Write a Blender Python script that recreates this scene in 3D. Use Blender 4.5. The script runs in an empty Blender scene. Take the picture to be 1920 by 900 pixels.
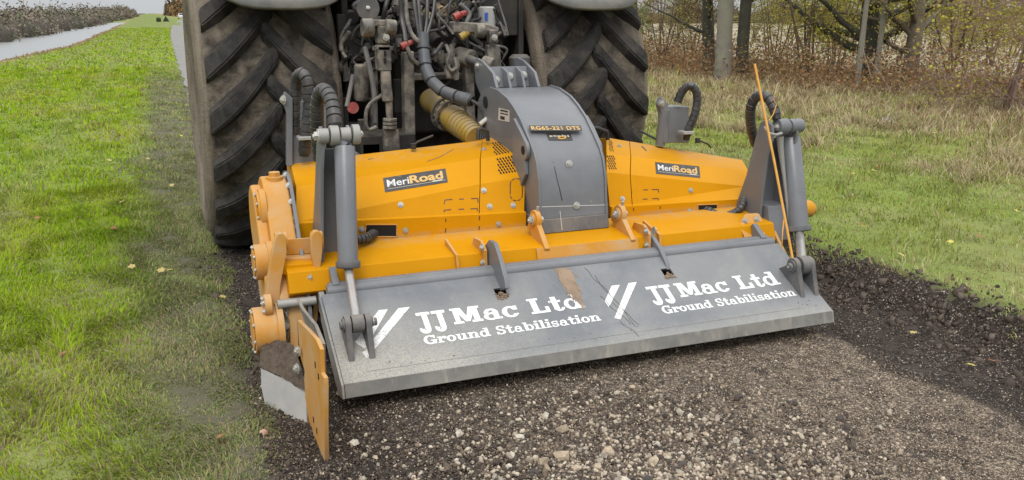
import bpy, math, random
import numpy as np
from mathutils import Vector, Matrix
random.seed(7); rng = np.random.default_rng(11)
R = math.radians
SC = bpy.context.scene
COL = SC.collection

# ---------------------------------------------------------------- camera
FP, HOR, VPX, CAMH = 1655.0, 28.0, 280.0, 1.6        # focal length in photo pixels, horizon row, column of the travel direction, eye height
pitch = math.atan((450 - HOR) / FP); yaw = math.atan((960 - VPX) / math.hypot(FP, 450 - HOR))
FWD = np.array([math.sin(yaw) * math.cos(pitch), math.cos(yaw) * math.cos(pitch), -math.sin(pitch)])
RGT = np.array([math.cos(yaw), -math.sin(yaw), 0.0]); UPV = np.cross(RGT, FWD)
CAM = np.array([0.0, 0.0, CAMH])
cd = bpy.data.cameras.new('camera'); cam = bpy.data.objects.new('camera', cd); COL.objects.link(cam)
cd.sensor_width = 36; cd.lens = FP / 1920 * 36; cd.clip_start = 0.05; cd.clip_end = 6000
cam.matrix_world = Matrix(((RGT[0], UPV[0], -FWD[0], 0), (RGT[1], UPV[1], -FWD[1], 0), (RGT[2], UPV[2], -FWD[2], CAMH), (0, 0, 0, 1)))
SC.camera = cam

# ---------------------------------------------------------------- daylight: bright overcast
SUN_EL, SUN_AZ = 52, 205
w = bpy.data.worlds.new('World'); SC.world = w; w.use_nodes = True
nt = w.node_tree; nt.nodes.clear()
sky = nt.nodes.new('ShaderNodeTexSky'); sky.sky_type = 'NISHITA'; sky.sun_disc = False
sky.sun_elevation = R(SUN_EL); sky.sun_rotation = R(SUN_AZ); sky.air_density = 1.0; sky.dust_density = 3.0
hs = nt.nodes.new('ShaderNodeHueSaturation'); hs.inputs['Saturation'].default_value = 0.35
mx = nt.nodes.new('ShaderNodeMix'); mx.data_type = 'RGBA'; mx.inputs[0].default_value = 0.80
mx.inputs[0].default_value = 0.88; mx.inputs[7].default_value = (5.55, 5.75, 5.95, 1)
bg = nt.nodes.new('ShaderNodeBackground'); bg.inputs[1].default_value = 0.10
# overcast luminance: zenith about three times the horizon
tcw = nt.nodes.new('ShaderNodeTexCoord'); sxz = nt.nodes.new('ShaderNodeSeparateXYZ'); nt.links.new(tcw.outputs['Generated'], sxz.inputs[0])
mrz = nt.nodes.new('ShaderNodeMapRange'); mrz.inputs[1].default_value = 0.0; mrz.inputs[2].default_value = 1.0; mrz.inputs[3].default_value = 1.0; mrz.inputs[4].default_value = 3.0; nt.links.new(sxz.outputs[2], mrz.inputs[0])
vmz = nt.nodes.new('ShaderNodeVectorMath'); vmz.operation = 'SCALE'; nt.links.new(mrz.outputs[0], vmz.inputs['Scale'])
wo = nt.nodes.new('ShaderNodeOutputWorld')
nt.links.new(sky.outputs[0], hs.inputs['Color']); nt.links.new(hs.outputs[0], mx.inputs[6])
nt.links.new(mx.outputs[2], vmz.inputs[0]); nt.links.new(vmz.outputs[0], bg.inputs[0]); nt.links.new(bg.outputs[0], wo.inputs[0])
sl = bpy.data.lights.new('sun', 'SUN'); sun = bpy.data.objects.new('sun', sl); COL.objects.link(sun)
sl.energy = 1.4; sl.angle = R(25); sl.color = (1.0, 0.96, 0.9)
az = R(SUN_AZ)
sd = Vector((math.sin(az) * math.cos(R(SUN_EL)), math.cos(az) * math.cos(R(SUN_EL)), math.sin(R(SUN_EL))))
sun.rotation_euler = sd.to_track_quat('Z', 'Y').to_euler()
SC.view_settings.view_transform = 'Standard'; SC.view_settings.look = 'None'
SC.view_settings.exposure = 0.15; SC.view_settings.gamma = 1
SC.cycles.max_bounces = 6; SC.cycles.use_denoising = True

# ---------------------------------------------------------------- measuring helpers
def ray(u, v): return FWD * FP + RGT * (u - 960) + UPV * (450 - v)
def onax(u, v, ax, val):
    r = ray(u, v); return CAM + r * ((val - CAM[ax]) / r[ax])
def PX(u, v, x): return onax(u, v, 0, x)
def PY(u, v, y): return onax(u, v, 1, y)
def PZ(u, v, z): return onax(u, v, 2, z)
def proj(p):
    d = np.asarray(p, float) - CAM; z = d @ FWD
    return 960 + FP * (d @ RGT) / z, 450 - FP * (d @ UPV) / z
class Plane:
    def __init__(s, a, b, c):
        s.p = np.array(a, float); n = np.cross(np.array(b) - s.p, np.array(c) - s.p); n /= np.linalg.norm(n)
        if n @ (CAM - s.p) < 0: n = -n
        s.n = n
    def at(s, u, v, off=0.0):
        r = ray(u, v); p0 = s.p + s.n * off; return CAM + r * (((p0 - CAM) @ s.n) / (r @ s.n))

from mathutils.bvhtree import BVHTree
class Surf:
    """points on a built sheet, found from a sight line"""
    def __init__(s, *mbs):
        v = []; f = []
        for m in mbs: k = len(v); v += m.v; f += [tuple(k + i for i in q) for q in m.f]
        s.t = BVHTree.FromPolygons(v, f); s.n = np.array((0, -.6, .8))
    def at(s, u, v, off=0.0):
        r = ray(u, v); h = s.t.ray_cast(Vector(CAM), Vector(r / np.linalg.norm(r)))
        if h[0] is None: return PY(u, v, 4.3)
        n = np.array(h[1]); s.n = n if n @ r < 0 else -n; return np.array(h[0]) + s.n * off
# ---------------------------------------------------------------- materials
def rgba(c): return (c[0], c[1], c[2], 1)
def new_mat(name):
    m = bpy.data.materials.new(name); m.use_nodes = True; n = m.node_tree; n.nodes.clear()
    b = n.nodes.new('ShaderNodeBsdfPrincipled'); o = n.nodes.new('ShaderNodeOutputMaterial'); n.links.new(b.outputs[0], o.inputs[0])
    return m, n, b
def N(n, t, **k):
    x = n.nodes.new(t)
    for a, v in k.items(): setattr(x, a, v)
    return x
def noise(n, co, scale, detail=5, rough=0.6, dist=0.0):
    x = N(n, 'ShaderNodeTexNoise'); x.inputs['Scale'].default_value = scale; x.inputs['Detail'].default_value = detail
    x.inputs['Roughness'].default_value = rough; x.inputs['Distortion'].default_value = dist; n.links.new(co, x.inputs['Vector']); return x.outputs[0]
def mapr(n, src, a, b, c=0.0, d=1.0):
    x = N(n, 'ShaderNodeMapRange'); x.inputs[1].default_value = a; x.inputs[2].default_value = b; x.inputs[3].default_value = c; x.inputs[4].default_value = d
    n.links.new(src, x.inputs[0]); return x.outputs[0]
def mth(n, op, a, b=None, clamp=False):
    x = N(n, 'ShaderNodeMath', operation=op, use_clamp=clamp)
    for i, q in enumerate((a, b)):
        if q is None: continue
        if isinstance(q, (int, float)): x.inputs[i].default_value = q
        else: n.links.new(q, x.inputs[i])
    return x.outputs[0]
def mixc(n, f, a, b, blend='MIX'):
    x = N(n, 'ShaderNodeMix', data_type='RGBA', blend_type=blend)
    for i, q in ((0, f), (6, a), (7, b)):
        if isinstance(q, (int, float)): x.inputs[i].default_value = q
        elif isinstance(q, tuple): x.inputs[i].default_value = rgba(q)
        else: n.links.new(q, x.inputs[i])
    return x.outputs[2]
def bump(n, b, h, dist, strength=1.0):
    x = N(n, 'ShaderNodeBump'); x.inputs['Distance'].default_value = dist; x.inputs['Strength'].default_value = strength
    n.links.new(h, x.inputs['Height']); n.links.new(x.outputs[0], b.inputs['Normal'])
DUST = (0.33, 0.27, 0.20)
def coat(name, base, rough=0.45, dust=DUST, amt=0.35, up=0.35, metal=0.0, dark=0.75, streak=0.3, speck=0.4, scale=2.2, bumpd=0.0006, low=0.0, spec=0.5, corner=False, side=False, shelf=False):
    """painted or bare metal with patchy dust, run marks, specks of mud and dust lying on its upper faces"""
    m, n, b = new_mat(name)
    tc = N(n, 'ShaderNodeTexCoord').outputs['Object']
    big = noise(n, tc, scale, 8, 0.65, 0.3); fine = noise(n, tc, 55, 4, 0.7)
    mp = N(n, 'ShaderNodeMapping'); mp.inputs['Scale'].default_value = (28, 28, 1.6); n.links.new(tc, mp.inputs[0])
    st = noise(n, mp.outputs[0], 1.0, 5, 0.6)
    c = mixc(n, mapr(n, big, 0.3, 0.7), tuple(x * dark for x in base), tuple(base))
    geo = N(n, 'ShaderNodeNewGeometry'); sx = N(n, 'ShaderNodeSeparateXYZ'); n.links.new(geo.outputs['Normal'], sx.inputs[0])
    upf = mth(n, 'MULTIPLY', mapr(n, sx.outputs[2], 0.35, 1.0), up)
    a = mth(n, 'MULTIPLY', mapr(n, big, 0.42, 0.75), amt)
    s = mth(n, 'MULTIPLY', mapr(n, st, 0.55, 0.8), streak)
    f = mth(n, 'ADD', mth(n, 'ADD', a, s), mth(n, 'MULTIPLY', upf, mapr(n, fine, 0.3, 0.7, 0.5, 1.2)), clamp=True)
    if low > 0:
        gp = N(n, 'ShaderNodeSeparateXYZ'); n.links.new(geo.outputs['Position'], gp.inputs[0])
        lf = mth(n, 'MULTIPLY', mapr(n, gp.outputs[2], 0.75, 0.15), mapr(n, noise(n, tc, 9, 6), 0.3, 0.65, 0.35, 1.0))
        f = mth(n, 'ADD', f, mth(n, 'MULTIPLY', lf, low), clamp=True)
    if corner:      # soil splashed up over the lower left and the very foot of the sheet
        gp = N(n, 'ShaderNodeSeparateXYZ'); n.links.new(geo.outputs['Position'], gp.inputs[0])
        lf = mth(n, 'MULTIPLY', mapr(n, gp.outputs[0], 1.75, 0.75), mapr(n, gp.outputs[2], 0.36, 0.17)); foot_ = mapr(n, gp.outputs[2], 0.185, 0.13, 0.0, 0.5)
        gr = mapr(n, noise(n, tc, 130, 5, 0.8), 0.36, 0.62, 0.15, 1.0); f = mth(n, 'ADD', f, mth(n, 'MULTIPLY', mth(n, 'MAXIMUM', lf, foot_), gr), clamp=True)
    if side:        # dried pale mud rubbed down the tyre's shoulders
        sx2 = N(n, 'ShaderNodeSeparateXYZ'); n.links.new(tc, sx2.inputs[0]); ax_ = mth(n, 'ABSOLUTE', sx2.outputs[0])
        mp2 = N(n, 'ShaderNodeMapping'); mp2.inputs['Scale'].default_value = (40, 3, 3); n.links.new(tc, mp2.inputs[0])
        sf = mth(n, 'MULTIPLY', mapr(n, ax_, .36, .40), mapr(n, noise(n, mp2.outputs[0], 1.5, 6, .7), .3, .6, .35, 1.1)); f = mth(n, 'MAXIMUM', f, sf, clamp=True)
    if shelf:       # dust and crumbs lying along the rear edge of the hoods and in the corner behind the beam
        gp = N(n, 'ShaderNodeSeparateXYZ'); n.links.new(geo.outputs['Position'], gp.inputs[0]); gn = noise(n, tc, 14, 8, 0.75)
        a1 = mth(n, 'MULTIPLY', mapr(n, gp.outputs[1], 4.62, 4.86), mapr(n, gn, 0.42, 0.62)); a2 = mth(n, 'MULTIPLY', mth(n, 'MULTIPLY', mapr(n, gp.outputs[1], 4.12, 4.25), mapr(n, gp.outputs[2], 0.53, 0.505)), mapr(n, gn, 0.38, 0.6))
        c = mixc(n, mth(n, 'MULTIPLY', mth(n, 'ADD', a1, a2, clamp=True), 0.6), c, (0.40, 0.29, 0.17))
        c = mixc(n, mth(n, 'MULTIPLY', mapr(n, noise(n, tc, 38, 6, 0.85), 0.64, 0.67), 0.8), c, (0.33, 0.20, 0.07))
    c = mixc(n, f, c, dust)
    sp = mth(n, 'MULTIPLY', mapr(n, fine, 0.68, 0.74), speck)
    c = mixc(n, sp, c, (0.10, 0.075, 0.055))
    n.links.new(c, b.inputs['Base Color'])
    n.links.new(mth(n, 'ADD', mth(n, 'MULTIPLY', f, 0.4), rough, clamp=True), b.inputs['Roughness'])
    n.links.new(mth(n, 'MULTIPLY', mth(n, 'SUBTRACT', 1.0, f), metal), b.inputs['Metallic'])
    b.inputs['Specular IOR Level'].default_value = spec
    bump(n, b, mth(n, 'ADD', fine, mth(n, 'MULTIPLY', big, 2.0)), bumpd)
    return m
M = {}
M['yellow'] = coat('yellow_paint', (0.58, 0.25, 0.002), 0.40, (0.60, 0.33, 0.02), 0.12, 0.03, streak=0.16, speck=0.12, dark=0.93, scale=3.0, spec=0.10, shelf=True)
M['dusty_yellow'] = coat('dusty_yellow_paint', (0.62, 0.26, 0.012), 0.55, (0.48, 0.32, 0.17), 0.9, 0.4, streak=0.35, speck=0.6, dark=0.85, scale=5, low=0.45, spec=0.3)
M['grey'] = coat('grey_paint', (0.172, 0.178, 0.192), 0.30, (0.26, 0.25, 0.235), 0.2, 0.1, streak=0.12, speck=0.15)
M['flap_grey'] = coat('dusty_grey_paint', (0.132, 0.145, 0.166), 0.34, (0.40, 0.37, 0.31), 0.3, 0.10, corner=True, streak=0.12, speck=0.35, scale=1.6, low=0.0)
M['worn'] = coat('worn_steel', (0.34, 0.33, 0.31), 0.5, (0.36, 0.33, 0.28), 0.35, 0.1, metal=0.2, streak=0.5, speck=0.5, scale=6)
M['lip'] = coat('scuffed_lip_steel', (0.20, 0.195, 0.18), 0.5, (0.33, 0.30, 0.25), 0.5, 0.05, metal=0.1, streak=0.9, speck=0.7, scale=7)
M['mud_grey'] = coat('muddy_grey_paint', (0.12, 0.12, 0.125), 0.6, (0.26, 0.22, 0.175), 0.6, 0.5, streak=0.4, speck=0.5, scale=6)
M['rubber'] = coat('hose_rubber', (0.026, 0.026, 0.028), 0.38, (0.24, 0.21, 0.18), 0.28, 0.25, streak=0.1, speck=0.2, scale=9)
M['black'] = coat('black_plastic', (0.02, 0.02, 0.02), 0.5, (0.16, 0.14, 0.12), 0.2, 0.2, streak=0.1, speck=0.1)
M['tyre'] = coat('tyre_side_mud', (0.10, 0.086, 0.072), 0.9, (0.235, 0.195, 0.15), 1.0, 0.1, streak=0.0, speck=0.9, scale=6.5, dark=0.35, bumpd=0.012, spec=0.15, side=True)
M['lug'] = coat('tread_rubber', (0.034, 0.033, 0.032), 0.75, (0.115, 0.098, 0.082), 0.7, 0.15, streak=0.0, speck=0.7, scale=7, dark=0.6, bumpd=0.006, spec=0.2)
M['grime'] = coat('grimy_casting', (0.018, 0.017, 0.016), 0.75, (0.11, 0.09, 0.07), 0.35, 0.5, streak=0.3, speck=0.4, scale=5, bumpd=0.002)
M['dusty_steel'] = coat('dusty_steel', (0.12, 0.11, 0.098), 0.6, (0.34, 0.295, 0.235), 0.8, 0.5, streak=0.3, speck=0.9, scale=14, dark=0.4, bumpd=0.002)
M['fender'] = coat('fender_plastic', (0.17, 0.17, 0.165), 0.55, (0.26, 0.24, 0.20), 0.9, 0.3, scale=7, speck=0.8)
M['bolt'] = coat('zinc_bolt', (0.55, 0.54, 0.50), 0.35, (0.36, 0.32, 0.26), 0.5, 0.2, metal=0.6, scale=30)
M['rod'] = coat('chrome_rod', (0.5, 0.48, 0.46), 0.25, (0.3, 0.26, 0.22), 0.3, 0.2, metal=0.8, scale=8)
M['wrap'] = coat('hose_wrap', (0.085, 0.092, 0.105), 0.5, (0.2, 0.18, 0.16), 0.4, 0.2, scale=9)
M['pto'] = coat('pto_guard_plastic', (0.40, 0.265, 0.04), 0.55, (0.30, 0.235, 0.15), 1.0, 0.7, streak=0.3, speck=0.7, scale=9)
M['white_paint'] = coat('white_lettering', (0.82, 0.82, 0.80), 0.5, (0.5, 0.47, 0.42), 0.25, 0.05, streak=0.05, speck=0.2, scale=5)
M['red'] = coat('red_plastic', (0.38, 0.03, 0.03), 0.45, (0.26, 0.19, 0.15), 0.7, 0.4, scale=20)
M['blue'] = coat('blue_print', (0.03, 0.10, 0.45), 0.4, amt=0.1)
M['silver'] = coat('silver_paint', (0.5, 0.5, 0.5), 0.3, amt=0.25, metal=0.4)
M['print_dark'] = coat('dark_print', (0.022, 0.021, 0.020), 0.4, (0.3, 0.25, 0.2), 0.25, 0.05, speck=0.1)
M['print_red'] = coat('dark_red_dashes', (0.085, 0.02, 0.012), 0.6, amt=0.1, speck=0.0)
M['print_white'] = coat('white_print', (0.8, 0.8, 0.8), 0.4, amt=0.1, speck=0.05)
M['print_gold'] = coat('gold_print', (0.78, 0.45, 0.10), 0.4, amt=0.1, speck=0.05)
M['print_pale'] = coat('sticker_paper', (0.62, 0.60, 0.55), 0.4, amt=0.2, speck=0.4)
M['rust'] = coat('rusty_mud_stain', (0.26, 0.185, 0.13), 0.9, (0.33, 0.24, 0.16), 0.6, 0.2, scale=12)
M['gap'] = coat('hole_shade', (0.006, 0.006, 0.006), 0.9, amt=0.0, up=0.0, streak=0, speck=0)  # near-black colour that paints the shade inside holes and slots
M['rope'] = coat('orange_rod_paint', (0.72, 0.34, 0.04), 0.5, (0.5, 0.36, 0.2), 0.3, 0.1, scale=12)
M['car_paint'] = coat('car_paint', (0.75, 0.76, 0.77), 0.25, amt=0.05, up=0.0, streak=0, speck=0)
M['glass'] = coat('dark_glass', (0.02, 0.025, 0.03), 0.08, amt=0.05, up=0, streak=0, speck=0)
M['bark_pale'] = coat('pale_bark', (0.25, 0.225, 0.185), 0.85, (0.20, 0.22, 0.14), 0.7, 0.0, streak=0.5, speck=0.5, scale=3.5, dark=0.65, bumpd=0.01)
M['bark_brown'] = coat('brown_bark', (0.15, 0.115, 0.085), 0.9, (0.2, 0.19, 0.12), 0.6, 0.0, streak=0.5, speck=0.5, scale=4, dark=0.6, bumpd=0.012)
M['twig_red'] = coat('reddish_twig', (0.27, 0.17, 0.13), 0.8, (0.3, 0.24, 0.18), 0.5, 0.1, scale=4)
M['bark_dark'] = coat('dark_bark', (0.05, 0.045, 0.035), 0.9, (0.11, 0.12, 0.07), 0.6, 0.2, streak=0.5, speck=0.5, scale=3.5, bumpd=0.01)
M['twig'] = coat('twig_bark', (0.13, 0.085, 0.055), 0.85, (0.21, 0.16, 0.11), 0.6, 0.1, scale=4)
M['twig_pale'] = coat('pale_twig_bark', (0.26, 0.21, 0.15), 0.85, (0.2, 0.16, 0.11), 0.6, 0.1, scale=4)

def vcol_mat(name, rough=0.7, trans=0.0, nscale=0, namt=0.0, bumpd=0.0, bscale=40, extra=None):
    m, n, b = new_mat(name)
    at = N(n, 'ShaderNodeAttribute', attribute_name='Col'); c = at.outputs['Color']
    geo = N(n, 'ShaderNodeNewGeometry').outputs['Position']
    if nscale:
        f1 = noise(n, geo, nscale, 8, 0.7); c = mixc(n, mapr(n, f1, 0.3, 0.7), mixc(n, 1.0, c, (1 - namt,) * 3, 'MULTIPLY'), mixc(n, 1.0, c, (1 + namt,) * 3, 'MULTIPLY'))
    if extra: c = extra(n, c, geo)
    n.links.new(c, b.inputs['Base Color']); b.inputs['Roughness'].default_value = rough; b.inputs['Specular IOR Level'].default_value = 0.25
    if bumpd: bump(n, b, noise(n, geo, bscale, 8, 0.75), bumpd)
    if trans:
        tr = N(n, 'ShaderNodeBsdfTranslucent'); n.links.new(c, tr.inputs[0])
        ms = N(n, 'ShaderNodeMixShader'); ms.inputs[0].default_value = trans
        o = [x for x in n.nodes if x.type == 'OUTPUT_MATERIAL'][0]
        n.links.new(b.outputs[0], ms.inputs[1]); n.links.new(tr.outputs[0], ms.inputs[2]); n.links.new(ms.outputs[0], o.inputs[0])
    return m
M['leafy'] = vcol_mat('leaf_tissue', 0.6, trans=0.35)
M['blade'] = vcol_mat('grass_blade', 0.6, trans=0.3)
M['blade'].node_tree.nodes['Principled BSDF'].inputs['Specular IOR Level'].default_value = 0.1
M['scrub'] = vcol_mat('scrub_leaf', 0.8)
M['stone'] = vcol_mat('crushed_stone', 0.85, nscale=90, namt=0.25, bumpd=0.002, bscale=160)

# ---------------------------------------------------------------- mesh builder
class MB:
    def __init__(s): s.v = []; s.f = []
    def add(s, vs, fs):
        k = len(s.v); s.v += [tuple(float(q) for q in p) for p in vs]; s.f += [tuple(k + i for i in f) for f in fs]; return s
    def box(s, c, d, rot=None):
        c = np.array(c, float); h = np.array(d, float) / 2
        vs = [np.array((x, y, z)) * h for z in (-1, 1) for y in (-1, 1) for x in (-1, 1)]
        if rot is not None: rm = np.array(Matrix(rot).to_3x3()) if not isinstance(rot, np.ndarray) else rot; vs = [rm @ q for q in vs]
        return s.add([c + q for q in vs], [(0, 2, 3, 1), (4, 5, 7, 6), (0, 1, 5, 4), (2, 6, 7, 3), (0, 4, 6, 2), (1, 3, 7, 5)])
    def prism(s, pts, off):
        """solid from a 3-D polygon and an offset vector"""
        n = len(pts); pts = [np.array(p, float) for p in pts]; off = np.array(off, float)
        return s.add(pts + [p + off for p in pts], [tuple(range(n))[::-1], tuple(range(n, 2 * n))] + [(i, (i + 1) % n, n + (i + 1) % n, n + i) for i in range(n)])
    def yz(s, prof, x0, x1): return s.prism([(x0, y, z) for y, z in prof], (x1 - x0, 0, 0))
    def tube(s, path, r, n=12, caps=True):
        P = [np.array(p, float) for p in path]; k = len(P); rs = r if hasattr(r, '__len__') else [r] * k
        prev = None; rings = []
        for i in range(k):
            t = P[min(i + 1, k - 1)] - P[max(i - 1, 0)]; t /= (np.linalg.norm(t) + 1e-12)
            if prev is None:
                a = np.array((0, 0, 1.0)) if abs(t[2]) < 0.9 else np.array((1.0, 0, 0)); u = np.cross(t, a)
            else: u = prev - t * (prev @ t)
            u /= np.linalg.norm(u); prev = u; q = np.cross(t, u)
            rings += [P[i] + rs[i] * (math.cos(2 * math.pi * j / n) * u + math.sin(2 * math.pi * j / n) * q) for j in range(n)]
        fs = [(i * n + j, i * n + (j + 1) % n, (i + 1) * n + (j + 1) % n, (i + 1) * n + j) for i in range(k - 1) for j in range(n)]
        if caps: fs += [tuple(range(n))[::-1], tuple(range((k - 1) * n, k * n))]
        return s.add(rings, fs)
    def cyl(s, a, b, r, n=20, r2=None): return s.tube([a, b], [r, r if r2 is None else r2], n)
    def ring(s, c, axis, ro, ri, h, n=24):
        c = np.array(c, float); t = np.array(axis, float); t /= np.linalg.norm(t)
        a = np.array((0, 0, 1.0)) if abs(t[2]) < 0.9 else np.array((1.0, 0, 0)); u = np.cross(t, a); u /= np.linalg.norm(u); q = np.cross(t, u)
        vs = []
        for j in range(n):
            d = math.cos(2 * math.pi * j / n) * u + math.sin(2 * math.pi * j / n) * q
            vs += [c + d * ro - t * h / 2, c + d * ro + t * h / 2, c + d * ri + t * h / 2, c + d * ri - t * h / 2]
        fs = []
        for j in range(n):
            k = (j + 1) % n
            for e in range(4): fs.append((j * 4 + e, k * 4 + e, k * 4 + (e + 1) % 4, j * 4 + (e + 1) % 4))
        return s.add(vs, fs)
    def loft(s, secs, cap=True, closed=True):
        m = len(secs[0]); vs = [p for q in secs for p in q]; fs = []
        for i in range(len(secs) - 1):
            for j in range(m if closed else m - 1): fs.append((i * m + j, i * m + (j + 1) % m, (i + 1) * m + (j + 1) % m, (i + 1) * m + j))
        if cap: fs += [tuple(range(m))[::-1], tuple(range((len(secs) - 1) * m, len(secs) * m))]
        return s.add(vs, fs)
def root_loc(o):
    while o.parent is not None: o = o.parent
    return np.array(o.location)
def tag(o, label=None, cat=None, group=None, kind=None):
    for k, v in (('label', label), ('category', cat), ('group', group), ('kind', kind)):
        if v: o[k] = v
    return o
def thing(name, loc, label, cat, group=None):
    o = bpy.data.objects.new(name, None); o.empty_display_size = 0.2; o.location = [float(q) for q in loc]; COL.objects.link(o); return tag(o, label, cat, group)
def obj(name, mb, mat, parent=None, bevel=0.0, smooth=35, local=False, label=None):
    me = bpy.data.meshes.new(name)
    v = np.array(mb.v)
    if parent is not None and not local: v = v - root_loc(parent)
    me.from_pydata(v.tolist(), [], mb.f); me.materials.append(mat)
    import bmesh
    bm = bmesh.new(); bm.from_mesh(me); bmesh.ops.recalc_face_normals(bm, faces=bm.faces); bm.to_mesh(me); bm.free()
    if smooth: me.shade_smooth(); me.set_sharp_from_angle(angle=R(smooth))
    o = bpy.data.objects.new(name, me); COL.objects.link(o); o.parent = parent
    if bevel:
        b = o.modifiers.new('bevel', 'BEVEL'); b.width = bevel; b.segments = 2; b.limit_method = 'ANGLE'; b.angle_limit = R(40); b.harden_normals = True
    if label: o['label'] = label
    return o
def arrays(name, V, F, mat, col=None, parent=None, kind=None, smooth=False):
    """mesh object straight from numpy arrays; F is (n,3) or (n,4); col is per vertex"""
    me = bpy.data.meshes.new(name); k = F.shape[1]
    if parent is not None: V = V - root_loc(parent)
    me.vertices.add(len(V)); me.vertices.foreach_set('co', np.ascontiguousarray(V, np.float32).ravel())
    me.loops.add(F.size); me.loops.foreach_set('vertex_index', np.ascontiguousarray(F, np.int32).ravel())
    me.polygons.add(len(F)); me.polygons.foreach_set('loop_start', np.arange(0, F.size, k, dtype=np.int32))
    me.update(calc_edges=True)
    if col is not None:
        a = me.color_attributes.new('Col', 'FLOAT_COLOR', 'POINT'); c = np.ones((len(V), 4), np.float32); c[:, :3] = np.clip(col, 0, 1); a.data.foreach_set('color', c.ravel())
    me.materials.append(mat)
    if smooth: me.shade_smooth()
    o = bpy.data.objects.new(name, me); COL.objects.link(o); o.parent = parent
    if kind: o['kind'] = kind
    return o
def smooth_path(pts, k=6):
    P = [np.array(p, float) for p in pts]; P = [2 * P[0] - P[1]] + P + [2 * P[-1] - P[-2]]; out = []
    for i in range(1, len(P) - 2):
        for t in np.linspace(0, 1, k, endpoint=False):
            a, b, c, d = P[i - 1:i + 3]
            out.append(0.5 * ((2 * b) + (-a + c) * t + (2 * a - 5 * b + 4 * c - d) * t * t + (-a + 3 * b - 3 * c + d) * t ** 3))
    return out + [P[-2]]
_bolts = {}
def bolt(parent, p, nrm, r=0.014, mat=None):
    mat = mat or M['bolt']; key = (round(r, 4), mat.name)
    if key not in _bolts:
        b = MB(); b.tube([(0, 0, 0), (0, 0, r * 0.18)], r * 1.25, 14); b.tube([(0, 0, r * 0.18), (0, 0, r * 0.75)], r * 0.85, 6); b.tube([(0, 0, r * 0.75), (0, 0, r * 1.0)], [r * 0.45, r * 0.4], 8)
        me = bpy.data.meshes.new('bolt'); me.from_pydata(b.v, [], b.f); me.materials.append(mat); _bolts[key] = me
    o = bpy.data.objects.new('bolt', _bolts[key]); COL.objects.link(o); o.parent = parent
    o.location = [float(q) for q in (np.array(p) - root_loc(parent))]
    o.rotation_euler = Vector([float(q) for q in nrm]).to_track_quat('Z', 'Y').to_euler(); o.rotation_euler.rotate_axis('Z', random.random())
    return o
def decal(name, polys, plane, mat, parent, off=0.0012, th=0.001, label=None):
    """flat print on a flat face: outlines laid on the face with a film's thickness"""
    b = MB()
    for pl in polys: ps_ = [plane.at(u, v, off) for u, v in pl]; b.prism(ps_, -plane.n * th)
    return obj(name, b, mat, parent, smooth=0, label=label)

# ---------------------------------------------------------------- ground form
def sm(x, a, b): t = np.clip((x - a) / (b - a), 0, 1); return t * t * (3 - 2 * t)
def wav(x, y): return (np.sin(x * 1.7 + y * .6) + np.sin(x * .8 - y * 1.3 + 2) + .5 * np.sin(3.1 * x + 2.3 * y + 1)) * .4
def crest(y): return 5.0 - 1.35 * sm(y, 30, 55) + .8 * sm(y, 110, 260)
def hgt(x, y):
    x = np.asarray(x, float); y = np.asarray(y, float)
    z = 0.025 + 0.018 * wav(x, y) + 0.0019 * np.maximum(y - 30, 0) * (x > -40)
    e = x + 0.06 * np.sin(y * 2.1) + 0.03 * np.sin(y * 5.3)
    inn = sm(e, 0.22, 0.42) * (1 - sm(e, 3.62, 3.95)) * (1 - sm(y, 6.5, 8.5))        # milled strip
    z = z * (1 - inn) + inn * (-0.045 * sm(e, 3.05, 3.25))
    z = z + 0.11 * sm(e, 3.72, 4.0) * (1 - sm(y, 8, 14)) + 0.06 * sm(x, 5, 9)
    cr = crest(y); z = z - 1.5 * sm(-x - cr, 0.05, 1.8) + 1.5 * sm(-x, 12.6, 15)
    return z

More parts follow.
